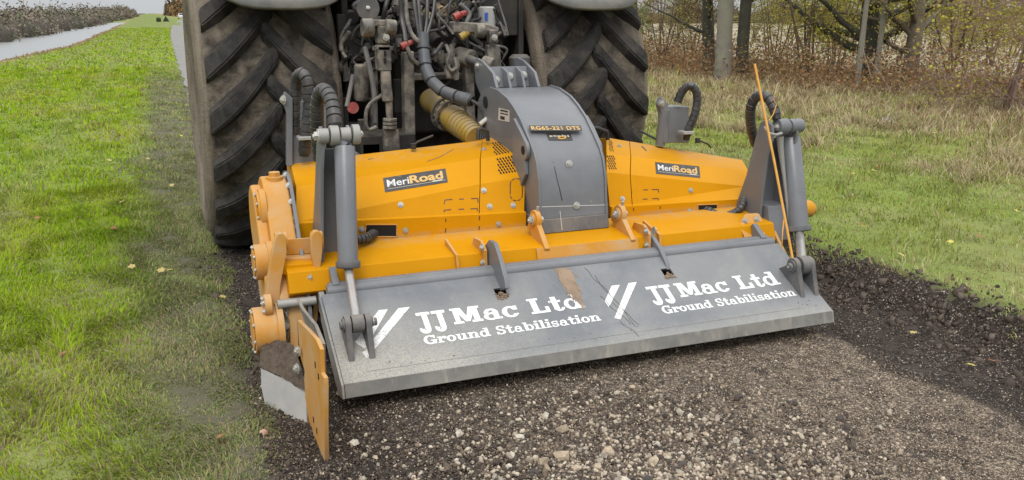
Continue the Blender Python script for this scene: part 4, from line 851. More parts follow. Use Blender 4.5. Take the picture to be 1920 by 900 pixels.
# hose bundle from the tractor's couplings
th = [PY(u, v, y) for u, v, y in ((793, 62, 5.45), (794, 95, 5.42), (799, 130, 5.36), (815, 160, 5.28), (842, 177, 5.2), (870, 184, 5.1), (886, 190, 5.05))]
guarded_hose('hose_bundle', th, .038, ST, .11, mat=M['wrap'])
for k, (u0, u1) in enumerate(((775, 786), (783, 790), (802, 796), (815, 799))):
    b = MB(); b.tube(smooth_path([PY(u0, -30, 5.55), PY(u0 + (2 if k < 2 else -1), 10, 5.5), PY((u0 + u1) / 2 + 1, 40, 5.47), PY(u1, 68, 5.44)], 6), .0125, 8); obj('hose', b, M['rubber'], ST)
for k in range(4):
    b = MB(); b.tube(smooth_path([PY(884 + k, 188 + k * 2, 5.04), PY(898 + 3 * k, 198, 5.0), PY(908 + 3 * k, 222 - 2 * k, 4.96), PY(900 + 4 * k, 262, 4.94)], 6), .009, 8); obj('hose', b, M['rubber'], ST)
b = MB(); b.tube([PY(900, 233, 4.93), PY(914, 222, 4.93)], .014, 8); obj('hose_tag', b, M['print_pale'], ST)

# --- orange marker rod with its cord
a, c_ = PY(1415, 120, 4.05), PY(1489, 500, 3.62); b = MB(); b.tube([a, (a + c_) / 2 + (.004, 0, 0), c_], .0068, 8); rd = obj('marker_rod', b, M['rope'], ST)
b = MB(); b.ring(c_ + (.004, -.01, -.035), (1, .3, 0), .034, .012, .006, 20); b.tube([c_, c_ + (.004, -.005, -.03)], .007, 8); obj('rod_eye', b, M['rope'], rd)
b = MB(); b.tube(smooth_path([PY(1470, 410, 3.9), PY(1467, 440, 3.86), PY(1466, 470, 3.84), PY(1468, 489, 3.83)], 5), .0035, 6); obj('cord', b, M['rope'], rd)
b = MB(); b.tube([PY(1449, 184, 3.98), PY(1456, 196, 3.97), PY(1450, 214, 3.96), PY(1442, 226, 3.95)], .003, 6); obj('cord_tuft', b, M['rope'], rd)

# ================================================================ THE TRACTOR
TR = thing('tractor', (1.76, 6.55, 0), 'large muddy farm tractor seen from behind, with tall chevron tyres and linkage full of hoses', 'tractor')
WR, WY = 1.04, 6.55
def lug_mesh():
    """one bar of the chevron tread, wheel axis along X; runs from past the middle out to the shoulder"""
    b = MB(); secs = []; n = 12
    for i in range(n):
        t = i / (n - 1); x = .045 - t * .428
        ang = .42 * (t ** 1.12) + .05 * math.sin(t * 3.1)        # outer end trails the nose
        rb = .955 - .10 * max(0, (t - .72) / .28) ** 1.6; rt = 1.046 - .046 * t ** 3 - (.03 if i == 0 else 0)
        wa = (.080 + .018 * t) / 2 if i else .06 / 2; wbm = wa + .036
        ring = []
        for rr, w_ in ((rb, -wbm), (rt, -wa), (rt, wa), (rb, wbm)):
            a = ang + w_ / rr * 1.25; ring.append((x, rr * math.cos(a), rr * math.sin(a)))
        secs.append(ring)
    b.loft(secs); me = bpy.data.meshes.new('lug'); me.from_pydata([tuple(map(float, p)) for p in b.v], [], b.f); me.materials.append(M['lug'])
    bm = bmesh.new(); bm.from_mesh(me); bmesh.ops.recalc_face_normals(bm, faces=bm.faces); bmesh.ops.bevel(bm, geom=[e for e in bm.edges if len(e.link_faces) == 2 and e.calc_face_angle(0) > .6], offset=.009, segments=2, affect='EDGES'); bm.to_mesh(me); bm.free()
    me.shade_smooth(); me.set_sharp_from_angle(angle=R(40)); return me
LM = lug_mesh(); LM2 = LM.copy(); LM2.name = 'lug'
LM2.transform(Matrix.Scale(-1, 4, (1, 0, 0))); LM2.flip_normals()
NL = 19
TYP = [(-.30, .62), (-.39, .70), (-.436, .80), (-.42, .89), (-.372, .945), (-.30, .962), (-.15, .972), (0, .975), (.15, .972), (.30, .962), (.372, .945), (.43, .89), (.452, .80), (.40, .70), (.30, .62), (.27, .60), (-.27, .60)]
def lathe_x(b, prof, n=96, wob=0.0):
    secs = []
    for k in range(n + 1):
        a = 2 * math.pi * k / n; secs.append([(x, r * math.cos(a) * (1 + wob * math.sin(a * 7 + x * 9)), r * math.sin(a) * (1 + wob * math.sin(a * 7 + x * 9))) for x, r in prof])
    b.loft(secs, cap=False); return b
for wi, xc in enumerate((.662, 2.885)):
    wh = bpy.data.objects.new('wheel', None); COL.objects.link(wh); wh.parent = TR; wh.location = (xc - 1.76, 0, 1.02)
    b = MB(); lathe_x(b, TYP, 120, .002); obj('tyre', b, M['tyre'], wh, local=True, smooth=50)
    b = MB(); lathe_x(b, [(-.24, .60), (-.24, .56), (-.02, .50), (-.02, .12), (.02, .12), (.02, .50), (.24, .56), (.24, .60)], 64); b.cyl((-.12, 0, 0), (.12, 0, 0), .16, 32); obj('rim', b, M['dusty_steel'], wh, local=True, smooth=40)
    for k in range(NL):
        for side in (0, 1):
            o = bpy.data.objects.new('lug', LM if side == 0 else LM2); COL.objects.link(o); o.parent = wh
            a = 2 * math.pi * (k + (.5 if side else 0)) / NL + (.13 if wi == 0 else .30)
            # mesh nose points along +Y at angle 0; turning about X; the outer ends trail downward at the rear face
            o.rotation_euler = (a, 0, 0)
    # fender: curved sheet over the wheel with a rounded tail
    FR, NI, NJ = 1.235, 26, 12; V = []; F = []
    for i in range(NI):
        for j in range(NJ):
            s = j / (NJ - 1) * 2 - 1; t = i / (NI - 1); end = 150.6 - 7 * abs(s) ** 5 - 1.6 * s * s; a = R(35 + (end - 35) * t)
            rr = FR - .05 * abs(s) ** 6 - .02 * s * s; V.append((xc + (.085 if xc < 2 else -.085) + s * .385, WY + rr * math.cos(a), 1.02 + rr * math.sin(a)))
    b = MB(); b.add(V, [(i * NJ + j, i * NJ + j + 1, (i + 1) * NJ + j + 1, (i + 1) * NJ + j) for i in range(NI - 1) for j in range(NJ - 1)])
    fo = obj('fender', b, M['fender'], TR, smooth=60); sd_ = fo.modifiers.new('thick', 'SOLIDIFY'); sd_.thickness = .03; sd_.offset = 1
# body: axle, transmission housing, cab above
GM, DS, BK = M['grime'], M['dusty_steel'], M['black']
b = MB(); b.cyl((1.0, 6.55, 1.02), (2.5, 6.55, 1.02), .19, 20); b.cyl((1.0, 6.55, 1.02), (1.2, 6.55, 1.02), .27, 20); b.cyl((2.36, 6.55, 1.02), (2.5, 6.55, 1.02), .27, 20); obj('rear_axle', b, GM, TR, bevel=.01)
b = MB(); b.box((1.77, 7.4, 1.05), (.62, 2.8, .95)); b.box((1.77, 6.15, 1.18), (.56, .55, .75)); obj('transmission', b, GM, TR, bevel=.03)
b = MB(); b.box((1.77, 6.9, 1.77), (1.36, 1.5, .12)); b.box((1.77, 6.95, 2.35), (1.44, 1.6, 1.1)); cab = obj('cab', b, BK, TR, bevel=.04)
b = MB(); b.box((1.77, 6.14, 2.4), (1.2, .02, .8)); obj('rear_window', b, M['glass'], cab)
b = MB(); b.box((1.77, 6.95, 3.0), (1.7, 1.9, .2)); obj('roof', b, M['fender'], cab, bevel=.06)
b = MB(); b.box((1.77, 9.0, 1.65), (.8, 2.6, .75)); obj('bonnet', b, M['fender'], TR, bevel=.12)
for x in (.95, 2.6): b = MB(); lathe_x(b, [(-.25, .5), (-.30, .65), (-.22, .76), (.22, .76), (.30, .65), (.25, .5)], 40); b.v = [(x + p[0], 9.6 + p[1], .76 + p[2]) for p in b.v]; obj('front_tyre', b, M['tyre'], TR)
def TP_(pts, y): return [PY(u, v, y if len(q) == 0 else q[0]) for u, v, *q in pts]
# inner walls beside the linkage, hitch plate and cross member
for x0, x1 in ((1.14, 1.18), (2.36, 2.40)):
    b = MB(); b.box(((x0 + x1) / 2, 6.1, 1.45), (x1 - x0, .6, .7)); obj('side_frame', b, GM, TR, bevel=.01)
b = MB(); b.prism(TP_([(775, 140), (872, 138), (872, 148), (775, 151)], 5.62), (0, .3, 0)); obj('hitch_plate', b, DS, TR, bevel=.006)
b = MB(); b.prism(TP_([(757, 98), (777, 96), (780, 268), (760, 270)], 5.40), (0, .08, 0)); obj('stabiliser_post', b, DS, TR, bevel=.01)
b = MB(); b.prism(TP_([(872, 112), (889, 112), (892, 230), (876, 230)], 5.50), (0, .08, 0)); obj('stabiliser_post', b, DS, TR, bevel=.01)
# lift arms and rods
def lift(dx, dy):
    P_ = lambda u, v, y=5.2: PY(u + dx, v + dy, y)
    b = MB(); b.cyl(P_(678, 52), P_(700, 52), .052, 20); b.cyl(P_(722, 50), P_(742, 52), .044, 20); b.prism([P_(690, 36), P_(735, 38), P_(742, 48), P_(700, 50), P_(688, 50)], (0, .10, .0)); arm = obj('lift_arm', b, DS, TR, bevel=.008)
    b = MB(); b.prism([P_(701, 44, 5.3), P_(735, 44, 5.3), P_(735, 30, 5.9), P_(701, 30, 5.9)], (0, 0, -.10)); obj('arm_beam', b, GM, arm, bevel=.01)
    b = MB(); b.prism([P_(708, 48), P_(730, 48), P_(732, 82), P_(708, 82)], (0, .06, 0)); b.cyl(P_(720, 72, 5.19), P_(720, 72, 5.3), .03, 16); obj('clevis', b, DS, arm, bevel=.008)
    b = MB(); b.prism([P_(706, 84), P_(734, 84), P_(735, 134), P_(709, 134)], (0, .07, 0)); rod_ = obj('lift_rod', b, DS, TR, bevel=.012)
    b = MB(); b.prism([P_(703, 87), P_(737, 87), P_(737, 95), P_(703, 95)], (0, .075, -.0)); obj('rod_collar', b, DS, rod_, bevel=.004)
    b = MB(); b.tube([P_(723, 134), P_(724, 160), P_(727, 188), P_(729, 190), P_(731, 225)], [.030, .032, .033, .022, .020], 18); obj('rod_sleeve', b, DS, rod_)
    for v in (222, 229, 236): b = MB(); b.cyl(P_(731, v), P_(731, v + 5), .042, 20); obj('rod_nut', b, DS, rod_, bevel=.002)
    b = MB(); b.prism([P_(720, 242), P_(748, 242), P_(752, 285), P_(722, 285)], (0, .06, 0)); obj('rod_end', b, DS, rod_, bevel=.012)
    for v in (100, 114): b = MB(); b.box(P_(722, v, 5.195), (.012, .008, .03)); obj('rod_slot', b, M['gap'], rod_)
lift(0, 0)
b = MB(); b.prism(TP_([(850, 40), (915, 44), (937, 52), (935, 66), (905, 62), (850, 62)], 5.45), (0, .1, 0)); ra = obj('lift_arm', b, DS, TR, bevel=.012)
b = MB(); b.cyl(PY(892, 58, 5.38), PY(908, 58, 5.38), .045, 20); b.prism(TP_([(917, 55), (936, 56), (934, 82), (918, 82)], 5.38), (0, .06, 0)); obj('clevis', b, DS, ra, bevel=.01)
b = MB(); b.prism(TP_([(914, 84), (938, 84), (941, 130), (915, 130)], 5.40), (0, .06, 0)); obj('lift_rod', b, DS, TR, bevel=.01)
for u, v in ((927, 70), (724, 70)): bolt(ra if u > 900 else TR, PY(u, v, 5.18 if u < 900 else 5.36), (0, -1, 0), .016)
# top link
b = MB(); b.cyl(PY(858, 105, 5.62), PY(886, 112, 5.50), .062, 24); b.cyl(PY(905, 118, 5.4), PY(925, 124, 5.35), .05, 20); tl = obj('top_link_bracket', b, DS, TR, bevel=.01)
b = MB(); b.tube([PY(872, 108, 5.55), PY(905, 122, 5.26), (1.845, 5.17, 1.31)], [.03, .026, .026], 16); obj('top_link', b, M['mud_grey'], TR)
# canister, reflector, round plate, filter, couplings, caps
b = MB(); b.tube([PY(677, 120, 5.6), PY(677, 124, 5.6), PY(677, 184, 5.6), PY(677, 189, 5.6)], [.035, .045, .045, .035], 20); obj('canister', b, DS, TR)
b = MB(); b.cyl(PY(662, 202, 5.5), PY(662, 202, 5.52), .036, 24); obj('reflector', b, M['red'], TR)
b = MB(); b.cyl(PY(690, 16, 5.55), PY(690, 14, 5.58), .07, 28); rp = obj('round_plate', b, M['mud_grey'], TR); bolt(rp, PY(690, 14, 5.545), (0, -1, .4), .01)
b = MB(); b.tube([PY(913, 12, 5.7), PY(913, 15, 5.7), PY(913, 60, 5.7)], [.045, .058, .058], 24); fl = obj('oil_filter', b, M['silver'], TR, smooth=50)
b = MB(); b.box(PY(912, 31, 5.638), (.022, .006, .05)); obj('filter_label', b, M['blue'], fl)
for (u, v, mt, y) in ((758, 85, 'red', 5.42), (857, 30, 'red', 5.45), (868, 67, 'pto', 5.45)):
    b = MB(); a = PY(u, v, y); b.cyl(a - (.02, 0, .01), a + (.02, 0, .01), .024, 16); b.cyl(a + (.02, 0, .01), a + (.07, .05, .02), .017, 12); obj('coupling_cap', b, M[mt], TR, bevel=.004)
for (u, v, y) in ((840, 100, 5.5), (853, 108, 5.48), (838, 122, 5.46), (852, 126, 5.46), (826, 95, 5.55), (845, 84, 5.55), (815, 92, 5.6)):
    b = MB(); a = PY(u, v, y); b.tube([a, a + (.005, -.01, -.05), a + (.008, -.012, -.08)], [.022, .026, .016], 8); obj('coupling', b, DS, TR, bevel=.002)
b = MB(); b.box(PY(930, 25, 5.9), (.25, .2, .3)); obj('valve_block', b, GM, TR, bevel=.01)
b = MB(); b.tube([PY(974, 102, 5.75), PY(974, 108, 5.75), PY(975, 160, 5.75)], [.05, .075, .07], 20); obj('reservoir', b, M['mud_grey'], TR)
# lines and hoses crowding the linkage
q = np.random.default_rng(21)
def tline(pts, r, mt, nm='hose'): b = MB(); b.tube(smooth_path(TP_(pts, 5.5), 6), r, 8); return obj(nm, b, M[mt], TR)
tline([(751, -20, 5.5), (753, 30, 5.5), (758, 60, 5.45), (760, 78, 5.42)], .016, 'rubber')
tline([(760, -20, 5.55), (762, 25, 5.5), (770, 60, 5.45), (785, 78, 5.42), (800, 82, 5.45)], .014, 'dusty_steel')
tline([(684, 88, 5.5), (694, 130, 5.45), (702, 180, 5.42), (704, 230, 5.42)], .016, 'mud_grey')
tline([(716, 178, 5.4), (690, 200, 5.36), (686, 230, 5.34), (692, 243, 5.34), (706, 238, 5.34)], .012, 'dusty_steel', 'pipe')
tline([(662, 140, 5.4), (655, 175, 5.38), (650, 200, 5.36)], .013, 'mud_grey', 'pipe')
tline([(763, 88, 5.4), (772, 108, 5.38), (785, 120, 5.4), (800, 118, 5.45), (815, 100, 5.5)], .013, 'dusty_steel')
tline([(830, 82, 5.5), (815, 100, 5.45), (800, 108, 5.5)], .014, 'rubber')
tline([(836, 84, 5.45), (842, 100, 5.42), (838, 118, 5.42), (846, 132, 5.42), (856, 126, 5.42), (852, 108, 5.45)], .011, 'dusty_steel')
tline([(818, 26, 5.5), (835, 45, 5.48), (850, 64, 5.46)], .008, 'dusty_steel')
tline([(930, -15, 5.5), (940, 20, 5.48), (948, 45, 5.46), (952, 66, 5.46)], .006, 'mud_grey', 'cable')
for k in range(70):                                   # tangle of darker lines deeper in
    u, v = q.uniform(650, 935), q.uniform(-10, 110); y = q.uniform(5.6, 5.85); pts = [(u, v, y)]
    for _ in range(3): u += q.normal(0, 18); v += q.uniform(6, 30); pts.append((min(max(u, 640), 950), v, y + q.normal(0, .03)))
    tline(pts, q.uniform(.006, .015), ['mud_grey', 'grime', 'rubber', 'black', 'dusty_steel'][k % 5])
for k in range(60):                                   # castings, valves and brackets
    u, v = q.uniform(655, 940), q.uniform(-5, 130); y = q.uniform(5.7, 5.95); b = MB(); s = q.uniform(.03, .09, 3)
    if k % 2: b.box(PY(u, v, y), s, Matrix.Rotation(q.uniform(-.5, .5), 3, 'Y'))
    else: a = PY(u, v, y); b.cyl(a, a + q.normal(0, .05, 3), s[0] * .5, 12)
    obj('valve', b, [GM, GM, M['mud_grey'], DS][k % 4], TR, bevel=.006)
for k, (u, v) in enumerate(((640, 60), (648, 120), (655, 95), (700, 215), (745, 180), (700, 150), (645, 215), (680, 255))):
    b = MB(); b.box(PY(u, v, 5.75), (.05, .05, .22)); obj('bracket', b, [GM, DS][k % 2], TR, bevel=.006)
for p_, d_ in (((718, 265, 5.5), (.35, .3, .12)), ((680, 270, 5.6), (.12, .5, .08)), ((900, 240, 5.6), (.12, .6, .08))): b = MB(); b.box(PY(*p_), d_); obj('lower_link', b, GM, TR, bevel=.01)

# ================================================================ LOOSE STONES ON THE TRACK
def ico():
    bm = bmesh.new(); bmesh.ops.create_icosphere(bm, subdivisions=1, radius=1); v = np.array([p.co[:] for p in bm.verts]); f = np.array([[q.index for q in t.verts] for t in bm.faces]); bm.free(); return v, f
IV, IF = ico()
CV = np.array([(x, y, z) for z in (-1, 1) for y in (-1, 1) for x in (-1, 1)], float) * .75; CF = np.array([(0, 2, 3), (0, 3, 1), (4, 5, 7), (4, 7, 6), (0, 1, 5), (0, 5, 4), (2, 6, 7), (2, 7, 3), (0, 4, 6), (0, 6, 2), (1, 3, 7), (1, 7, 5)])
OV = np.array([(1, 0, 0), (-1, 0, 0), (0, 1, 0), (0, -1, 0), (0, 0, 1), (0, 0, -1)], float); OF = np.array([(0, 2, 4), (2, 1, 4), (1, 3, 4), (3, 0, 4), (2, 0, 5), (1, 2, 5), (3, 1, 5), (0, 3, 5)])
def scatter_solid(P, S, Cc, V0, F0, jit=.22):
    n = len(P); nv = len(V0); rot = rng.normal(size=(n, 4)); rot /= np.linalg.norm(rot, axis=1)[:, None]; a, b_, c_, d = rot.T
    Rm = np.stack([np.stack([1 - 2 * (c_ * c_ + d * d), 2 * (b_ * c_ - d * a), 2 * (b_ * d + c_ * a)], -1), np.stack([2 * (b_ * c_ + d * a), 1 - 2 * (b_ * b_ + d * d), 2 * (c_ * d - b_ * a)], -1), np.stack([2 * (b_ * d - c_ * a), 2 * (c_ * d + b_ * a), 1 - 2 * (b_ * b_ + c_ * c_)], -1)], 1)
    L_ = V0[None] * (1 + rng.normal(0, jit, (n, nv, 1))) * rng.uniform(.65, 1.15, (n, 1, 3)); W_ = np.einsum('nij,nkj->nki', Rm, L_) * S[:, None, None] + P[:, None]
    return W_.reshape(-1, 3), (F0[None] + (np.arange(n) * nv)[:, None, None]).reshape(-1, 3), np.repeat(Cc, nv, 0)
def in_view(x, y, z, m=160):
    d = np.stack([x, y, z], -1) - CAM; zz = d @ FWD; u = 960 + FP * (d @ RGT) / np.maximum(zz, .01); v = 450 - FP * (d @ UPV) / np.maximum(zz, .01)
    return (zz > .2) & (u > -m) & (u < 1920 + m) & (v > -m) & (v < 900 + m)
def stone_cols(n, x, y, pale_p):
    pale = rng.random(n) < pale_p; g = rng.uniform(.6, 1.15, n)[:, None]
    pc = np.array((.44, .37, .28)) * g * rng.normal(1, .015, (n, 3)); dc = np.array((.078, .060, .048)) * g * rng.normal(1, .02, (n, 3)); mc = np.array((.20, .15, .108)) * g
    mid = rng.random(n) < .3; c = np.where(pale[:, None], pc, np.where(mid[:, None], mc, dc)); return np.clip(c, .01, .8)
n = 120000; x = rng.uniform(.25, 3.85, n); y = 1.9 + 2.0 * rng.random(n) ** 1.3
keep = in_view(x, y, 0 * x, 60) & (rng.random(n) < np.clip(1.0 - sm(x, 3.05, 3.2) * .6, 0, 1)); x, y = x[keep], y[keep]; n = len(x)
tm = tan_mask(x, y); s = np.exp(rng.normal(math.log(.0058), .42, n)) * (1 - .42 * tm) * (1 - .35 * sm(x, 3.05, 3.2)); s = s * (.60 + .70 * np.exp(-((x - 1.45) / .7) ** 2 - ((y - 2.25) / .6) ** 2)); s = np.minimum(s, .014)
P = np.stack([x, y, trackz(x, y) + s * .35], -1); cc = stone_cols(n, x, y, .13 + .10 * tm - .05 * (x < .9) - .09 * sm(x, 3.05, 3.2)); cc = cc + np.array((.115, .09, .066)) * tm[:, None]
V_, F_, C_ = scatter_solid(P, s, cc, OV, OF); arrays('loose_gravel', V_, F_, M['stone'], C_, parent=track, kind='stuff')
tag(track.children[0], kind='stuff')
n = 3800; side = rng.random(n) < .8; y = rng.uniform(1.9, 6.2, n); x = np.where(side, 3.78 + rng.normal(0, .13, n), .30 + rng.normal(0, .06, n)); s = np.exp(rng.normal(math.log(.0062), .55, n)) * np.where(side, 1, .8)
P = np.stack([x, y, np.maximum(hgt(x, y), trackz(x, y)) + s * .0], -1); cc = np.array((.088, .068, .053)) * rng.normal(1, .25, (n, 1)); V_, F_, C_ = scatter_solid(P, np.minimum(s, .024), np.clip(cc, .02, .3), CV, CF, .3)
arrays('soil_clods', V_, F_, M['stone'], C_, parent=track, kind='stuff')
n = 5200; x = rng.normal(1.4, .42, n); y = 2.05 + np.abs(rng.normal(0, .55, n)); k = (x > .4) & (x < 3.0) & (y < 3.35); x, y = x[k], y[k]; n = len(x); s = np.clip(np.exp(rng.normal(math.log(.0078), .3, n)), .004, .0135)
V_, F_, C_ = scatter_solid(np.stack([x, y, trackz(x, y) + s * .3], -1), s, stone_cols(n, x, y, .42), IV, IF, .2); arrays('crushed_stone', V_, F_, M['stone'], C_, parent=track, kind='stuff')
# the larger stones, each one its own piece of the track
smesh = []
for k in range(8):
    v = IV * (1 + rng.normal(0, .2, (len(IV), 1))) * rng.uniform(.62, 1.2, 3); me = bpy.data.meshes.new('stone'); me.from_pydata(v.tolist(), [], IF.tolist())
    a = me.color_attributes.new('Col', 'FLOAT_COLOR', 'POINT'); col = [np.array((.47, .40, .31)), np.array((.36, .31, .25)), np.array((.085, .07, .06)), np.array((.40, .32, .23)), np.array((.07, .06, .053)), np.array((.5, .45, .37)), np.array((.12, .095, .075)), np.array((.3, .26, .21))][k]
    for d in a.data: d.color = (*(col * random.uniform(.85, 1.12)), 1)
    me.materials.append(M['stone']); smesh.append(me)
cnt = 0; tl_ = root_loc(track)
while cnt < 290:
    x = random.gauss(1.5, .5); y = 2.15 + abs(random.gauss(0, .42)); tmv = float(tan_mask(np.array(x), np.array(y)))
    if not (.35 < x < 3.3 and y < 3.35 and bool(in_view(np.array(x), np.array(y), np.array(0.), 20))) or random.random() < .45 * tmv: continue
    o = bpy.data.objects.new('stone', random.choice(smesh)); COL.objects.link(o); o.parent = track
    sc = random.uniform(.009, .016) if random.random() < .7 else random.uniform(.016, .027)
    if tmv > .5: sc *= .75
    o.location = (x, y, float(trackz(x, y)) + sc * .35); o.scale = (sc,) * 3; o.rotation_euler = [random.uniform(0, 6.28) for _ in range(3)]; cnt += 1
def lone_stone(u, v, z, s, col, label, name='stone'):
    p = PZ(u, v, z); vv = IV * (1 + rng.normal(0, .13, (len(IV), 1))) * np.array((1, .9, .75)) * s; o = arrays(name, vv + p + (0, 0, s * .5), IF, M['stone'], np.tile(col, (len(IV), 1))); return tag(o, label, 'stone')
lone_stone(495, 816, .02, .022, (.42, .27, .19), 'single pinkish brown stone on bare soil left of the yellow side blade')
lone_stone(1661, 240, .15, .13, (.07, .075, .085), 'dark grey lump half hidden in the rough grass before the trees')

# ================================================================ GRASS
def blades(name, N_, sampler, hgt_f, wid, colf, lean=.5, parent=None):
    x, y = sampler(N_); k = in_view(x, y, hgt(x, y), 240); x, y = x[k], y[k]; n = len(x); z = hgt(x, y) - .004
    dist = np.hypot(x, y); h = hgt_f(x, y) * np.exp(rng.normal(0, .3, n)); w_ = wid(x, y, dist) * rng.uniform(.7, 1.3, n)
    a = 2.2 * wav(x * 2.6 + 3, y * 2.1) * np.pi + rng.normal(0, 1.0, n); clump = np.clip(.95 + .55 * wav(x * 5.3, y * 4.7) + .35 * wav(x * 11, y * 13 + 2), .35, 1.9); h = h * clump; ln = np.abs(rng.normal(lean, .3, n)); dx, dy = np.cos(a), np.sin(a)
    b_ = a + np.pi / 2 + rng.normal(0, .5, n); wx, wy = np.cos(b_) * w_ / 2, np.sin(b_) * w_ / 2
    B = np.stack([x, y, z], -1); up1 = np.cos(ln * .6) * h * .55; o1 = np.sin(ln * .6) * h * .55; up2 = up1 + np.cos(np.minimum(ln * 1.6, 2.0)) * h * .45; o2 = o1 + np.sin(np.minimum(ln * 1.6, 2.0)) * h * .45
    W3 = np.stack([wx, wy, 0 * wx], -1); m1 = B + np.stack([dx * o1, dy * o1, up1], -1); tip = B + np.stack([dx * o2, dy * o2, up2], -1)
    V = np.stack([B - W3, B + W3, m1 - W3 * .8, m1 + W3 * .8, tip], 1).reshape(-1, 3); i = (np.arange(n) * 5)[:, None]
    F = np.concatenate([i + np.array([0, 1, 3]), i + np.array([0, 3, 2]), i + np.array([2, 3, 4])]); C_ = colf(x, y, n)
    C5 = np.repeat(C_, 5, 0).reshape(n, 5, 3); return arrays(name, V, F, M['blade'], C5.reshape(-1, 3), kind='stuff', parent=parent)
def mix3(a, b_, f): return np.array(a) + (np.array(b_) - np.array(a)) * f[:, None]
def lawncol(x, y, n):
    nn = wav(x * 1.3, y * 1.1) + .5 * wav(x * 4, y * 3.3); g = mix3((.27, .385, .012), (.33, .39, .03), sm(nn, -.3, .9)); g = mix3(g, (.21, .32, .02), sm(wav(x * .9 + 4, y * .5), .2, .9) * .7)
    strip = sm(x + .13 * wav(x * 3, y * 2.3) + .06 * wav(x * 9, y * 8), -.42, .02) * (1 - sm(y, 18, 34)); g = mix3(g, (.215, .255, .095), strip * .85); rut = np.exp(-((x + 1.25 + .05 * np.sin(y)) / .16) ** 2) + np.exp(-((x + 2.9) / .2) ** 2); g = mix3(g, (.33, .35, .14), np.clip(rut, 0, 1) * .45)
    g = mix3(g, (.27, .21, .12), sm(-x - crest(y), -.45, .05)); dead = rng.random(n) < (.13 + .16 * sm(6 - y, 0, 3) + .22 * strip + .15 * sm(nn, .2, .9)); g = np.where(dead[:, None], np.array((.33, .28, .15)), g)
    return g * rng.normal(1, .16, (n, 1)) * rng.normal(1, .05, (n, 3))
def leftsamp(y0, y1, p=1.0):
    def f(N_):
        t = rng.random(N_); y = y0 + (y1 - y0) * t ** p; x = -.36 * y * 1.05 - .5 + rng.random(N_) * (.36 * y * 1.05 + .5 + np.where(y > 6.6, road_l(y), .36)); x = np.maximum(x, -5.9)
        ok = (x < .34 + .05 * np.sin(y * 6) - .04) | ((y > 6.9) & (x < road_l(y) + .1 * np.sin(y * 2.7))); thin = sm(x + .13 * wav(x * 3, y * 2.3), -.3, .08) * (y < 9) * (x < .5); ok &= (-x < crest(y) + .1)
        patch = sm(wav(x * 3.1, y * 2.2) + .5 * wav(x * 9, y * 7), -.3, .5); ok &= rng.random(N_) > thin * (.05 + .45 * patch); return x[ok], y[ok]
    return f
lh = lambda x, y: (.044 - .016 * sm(x, -.4, .05)) * (1 + .35 * np.clip(wav(x * 2, y * 2), -1, 1)) * (1 + .012 * y)
blades('verge_grass', 165000, leftsamp(2.9, 9, .95), lh, lambda x, y, d: .0028 + .0005 * d, lawncol, .75)
blades('verge_grass', 95000, leftsamp(9, 30, 1.0), lh, lambda x, y, d: .003 + .0009 * d, lawncol, .6)
blades('verge_grass', 45000, leftsamp(30, 110, 1.2), lambda x, y: .07 + 0 * x, lambda x, y, d: .0013 * d, lawncol, .6)
def stripsamp(N_): y = 2.9 + 8 * rng.random(N_) ** 1.1; x = -.5 + .82 * rng.random(N_) ** .8; return x, y
blades('trodden_grass', 48000, stripsamp, lambda x, y: .034 + 0 * x, lambda x, y, d: .0026 + .0004 * d, lambda x, y, n: np.where((rng.random(n) < .45)[:, None], np.array((.25, .22, .13)), np.array((.17, .21, .075))) * rng.normal(1, .2, (n, 1)), 1.5)
def drym(x, y): return sm(x + 1.1 * wav(x * .6, y * .5) - .04 * y, 6.6, 9.4)
def rcol(x, y, n):
    nn = wav(x * 1.1 + 2, y * 1.4); g = mix3((.29, .34, .07), (.37, .37, .15), sm(nn, -.3, .8)); f = drym(x, y); d = np.where((rng.random(n) < .42)[:, None], np.array((.28, .18, .10)), np.array((.46, .39, .24)))
    g = np.where((rng.random(n) < np.clip(f * (.62 + .25 * wav(x * .9, y * .8)) + .16 + .25 * sm(nn, .2, .9), 0, 1))[:, None], d, g); return g * rng.normal(1, .16, (n, 1)) * rng.normal(1, .05, (n, 3))
def rightsamp(y0, y1, x1):
    def f(N_): y = y0 + (y1 - y0) * rng.random(N_); x = 3.75 + (x1 - 3.75) * rng.random(N_) ** 1.15; ok = x > 3.84 + .07 * np.sin(y * 2.3) + .05 * np.sin(y * 6.1); ok &= (y > 7.5) | (rng.random(N_) > .35 * (1 - sm(x, 3.9, 4.8))); return x[ok], y[ok]
    return f
blades('right_verge_grass', 125000, rightsamp(2.0, 13, 11), lambda x, y: .045 + .075 * drym(x, y), lambda x, y, d: .002 + .0007 * d, rcol, .75)
blades('right_verge_grass', 105000, rightsamp(8, 26, 15.5), lambda x, y: .06 + .10 * drym(x, y), lambda x, y, d: .003 + .0007 * d, rcol, .8)
# tall bleached tussocks near the trees
def tus(N_):
    cx, cy = rng.uniform(6.5, 15, 260), rng.uniform(5, 25, 260); k = rng.integers(0, 260, N_); r_ = np.abs(rng.normal(0, .22, N_)); a = rng.uniform(0, 6.28, N_); return cx[k] + r_ * np.cos(a), cy[k] + r_ * np.sin(a)
blades('bleached_tussocks', 40000, tus, lambda x, y: .21 + 0 * x, lambda x, y, d: .003 + .0005 * d, lambda x, y, n: np.array((.42, .345, .20)) * rng.normal(1, .2, (n, 1)), 1.0)
def reedsamp(N_): y = 9 + 130 * rng.random(N_) ** 1.5; return -crest(y) - .02 - rng.random(N_) * .4, y
blades('bank_reeds', 16000, reedsamp, lambda x, y: .06 + .04 * wav(x, y * .3), lambda x, y, d: .008 + .0009 * d, lambda x, y, n: np.array((.40, .30, .20)) * rng.normal(1, .2, (n, 1)), .4)

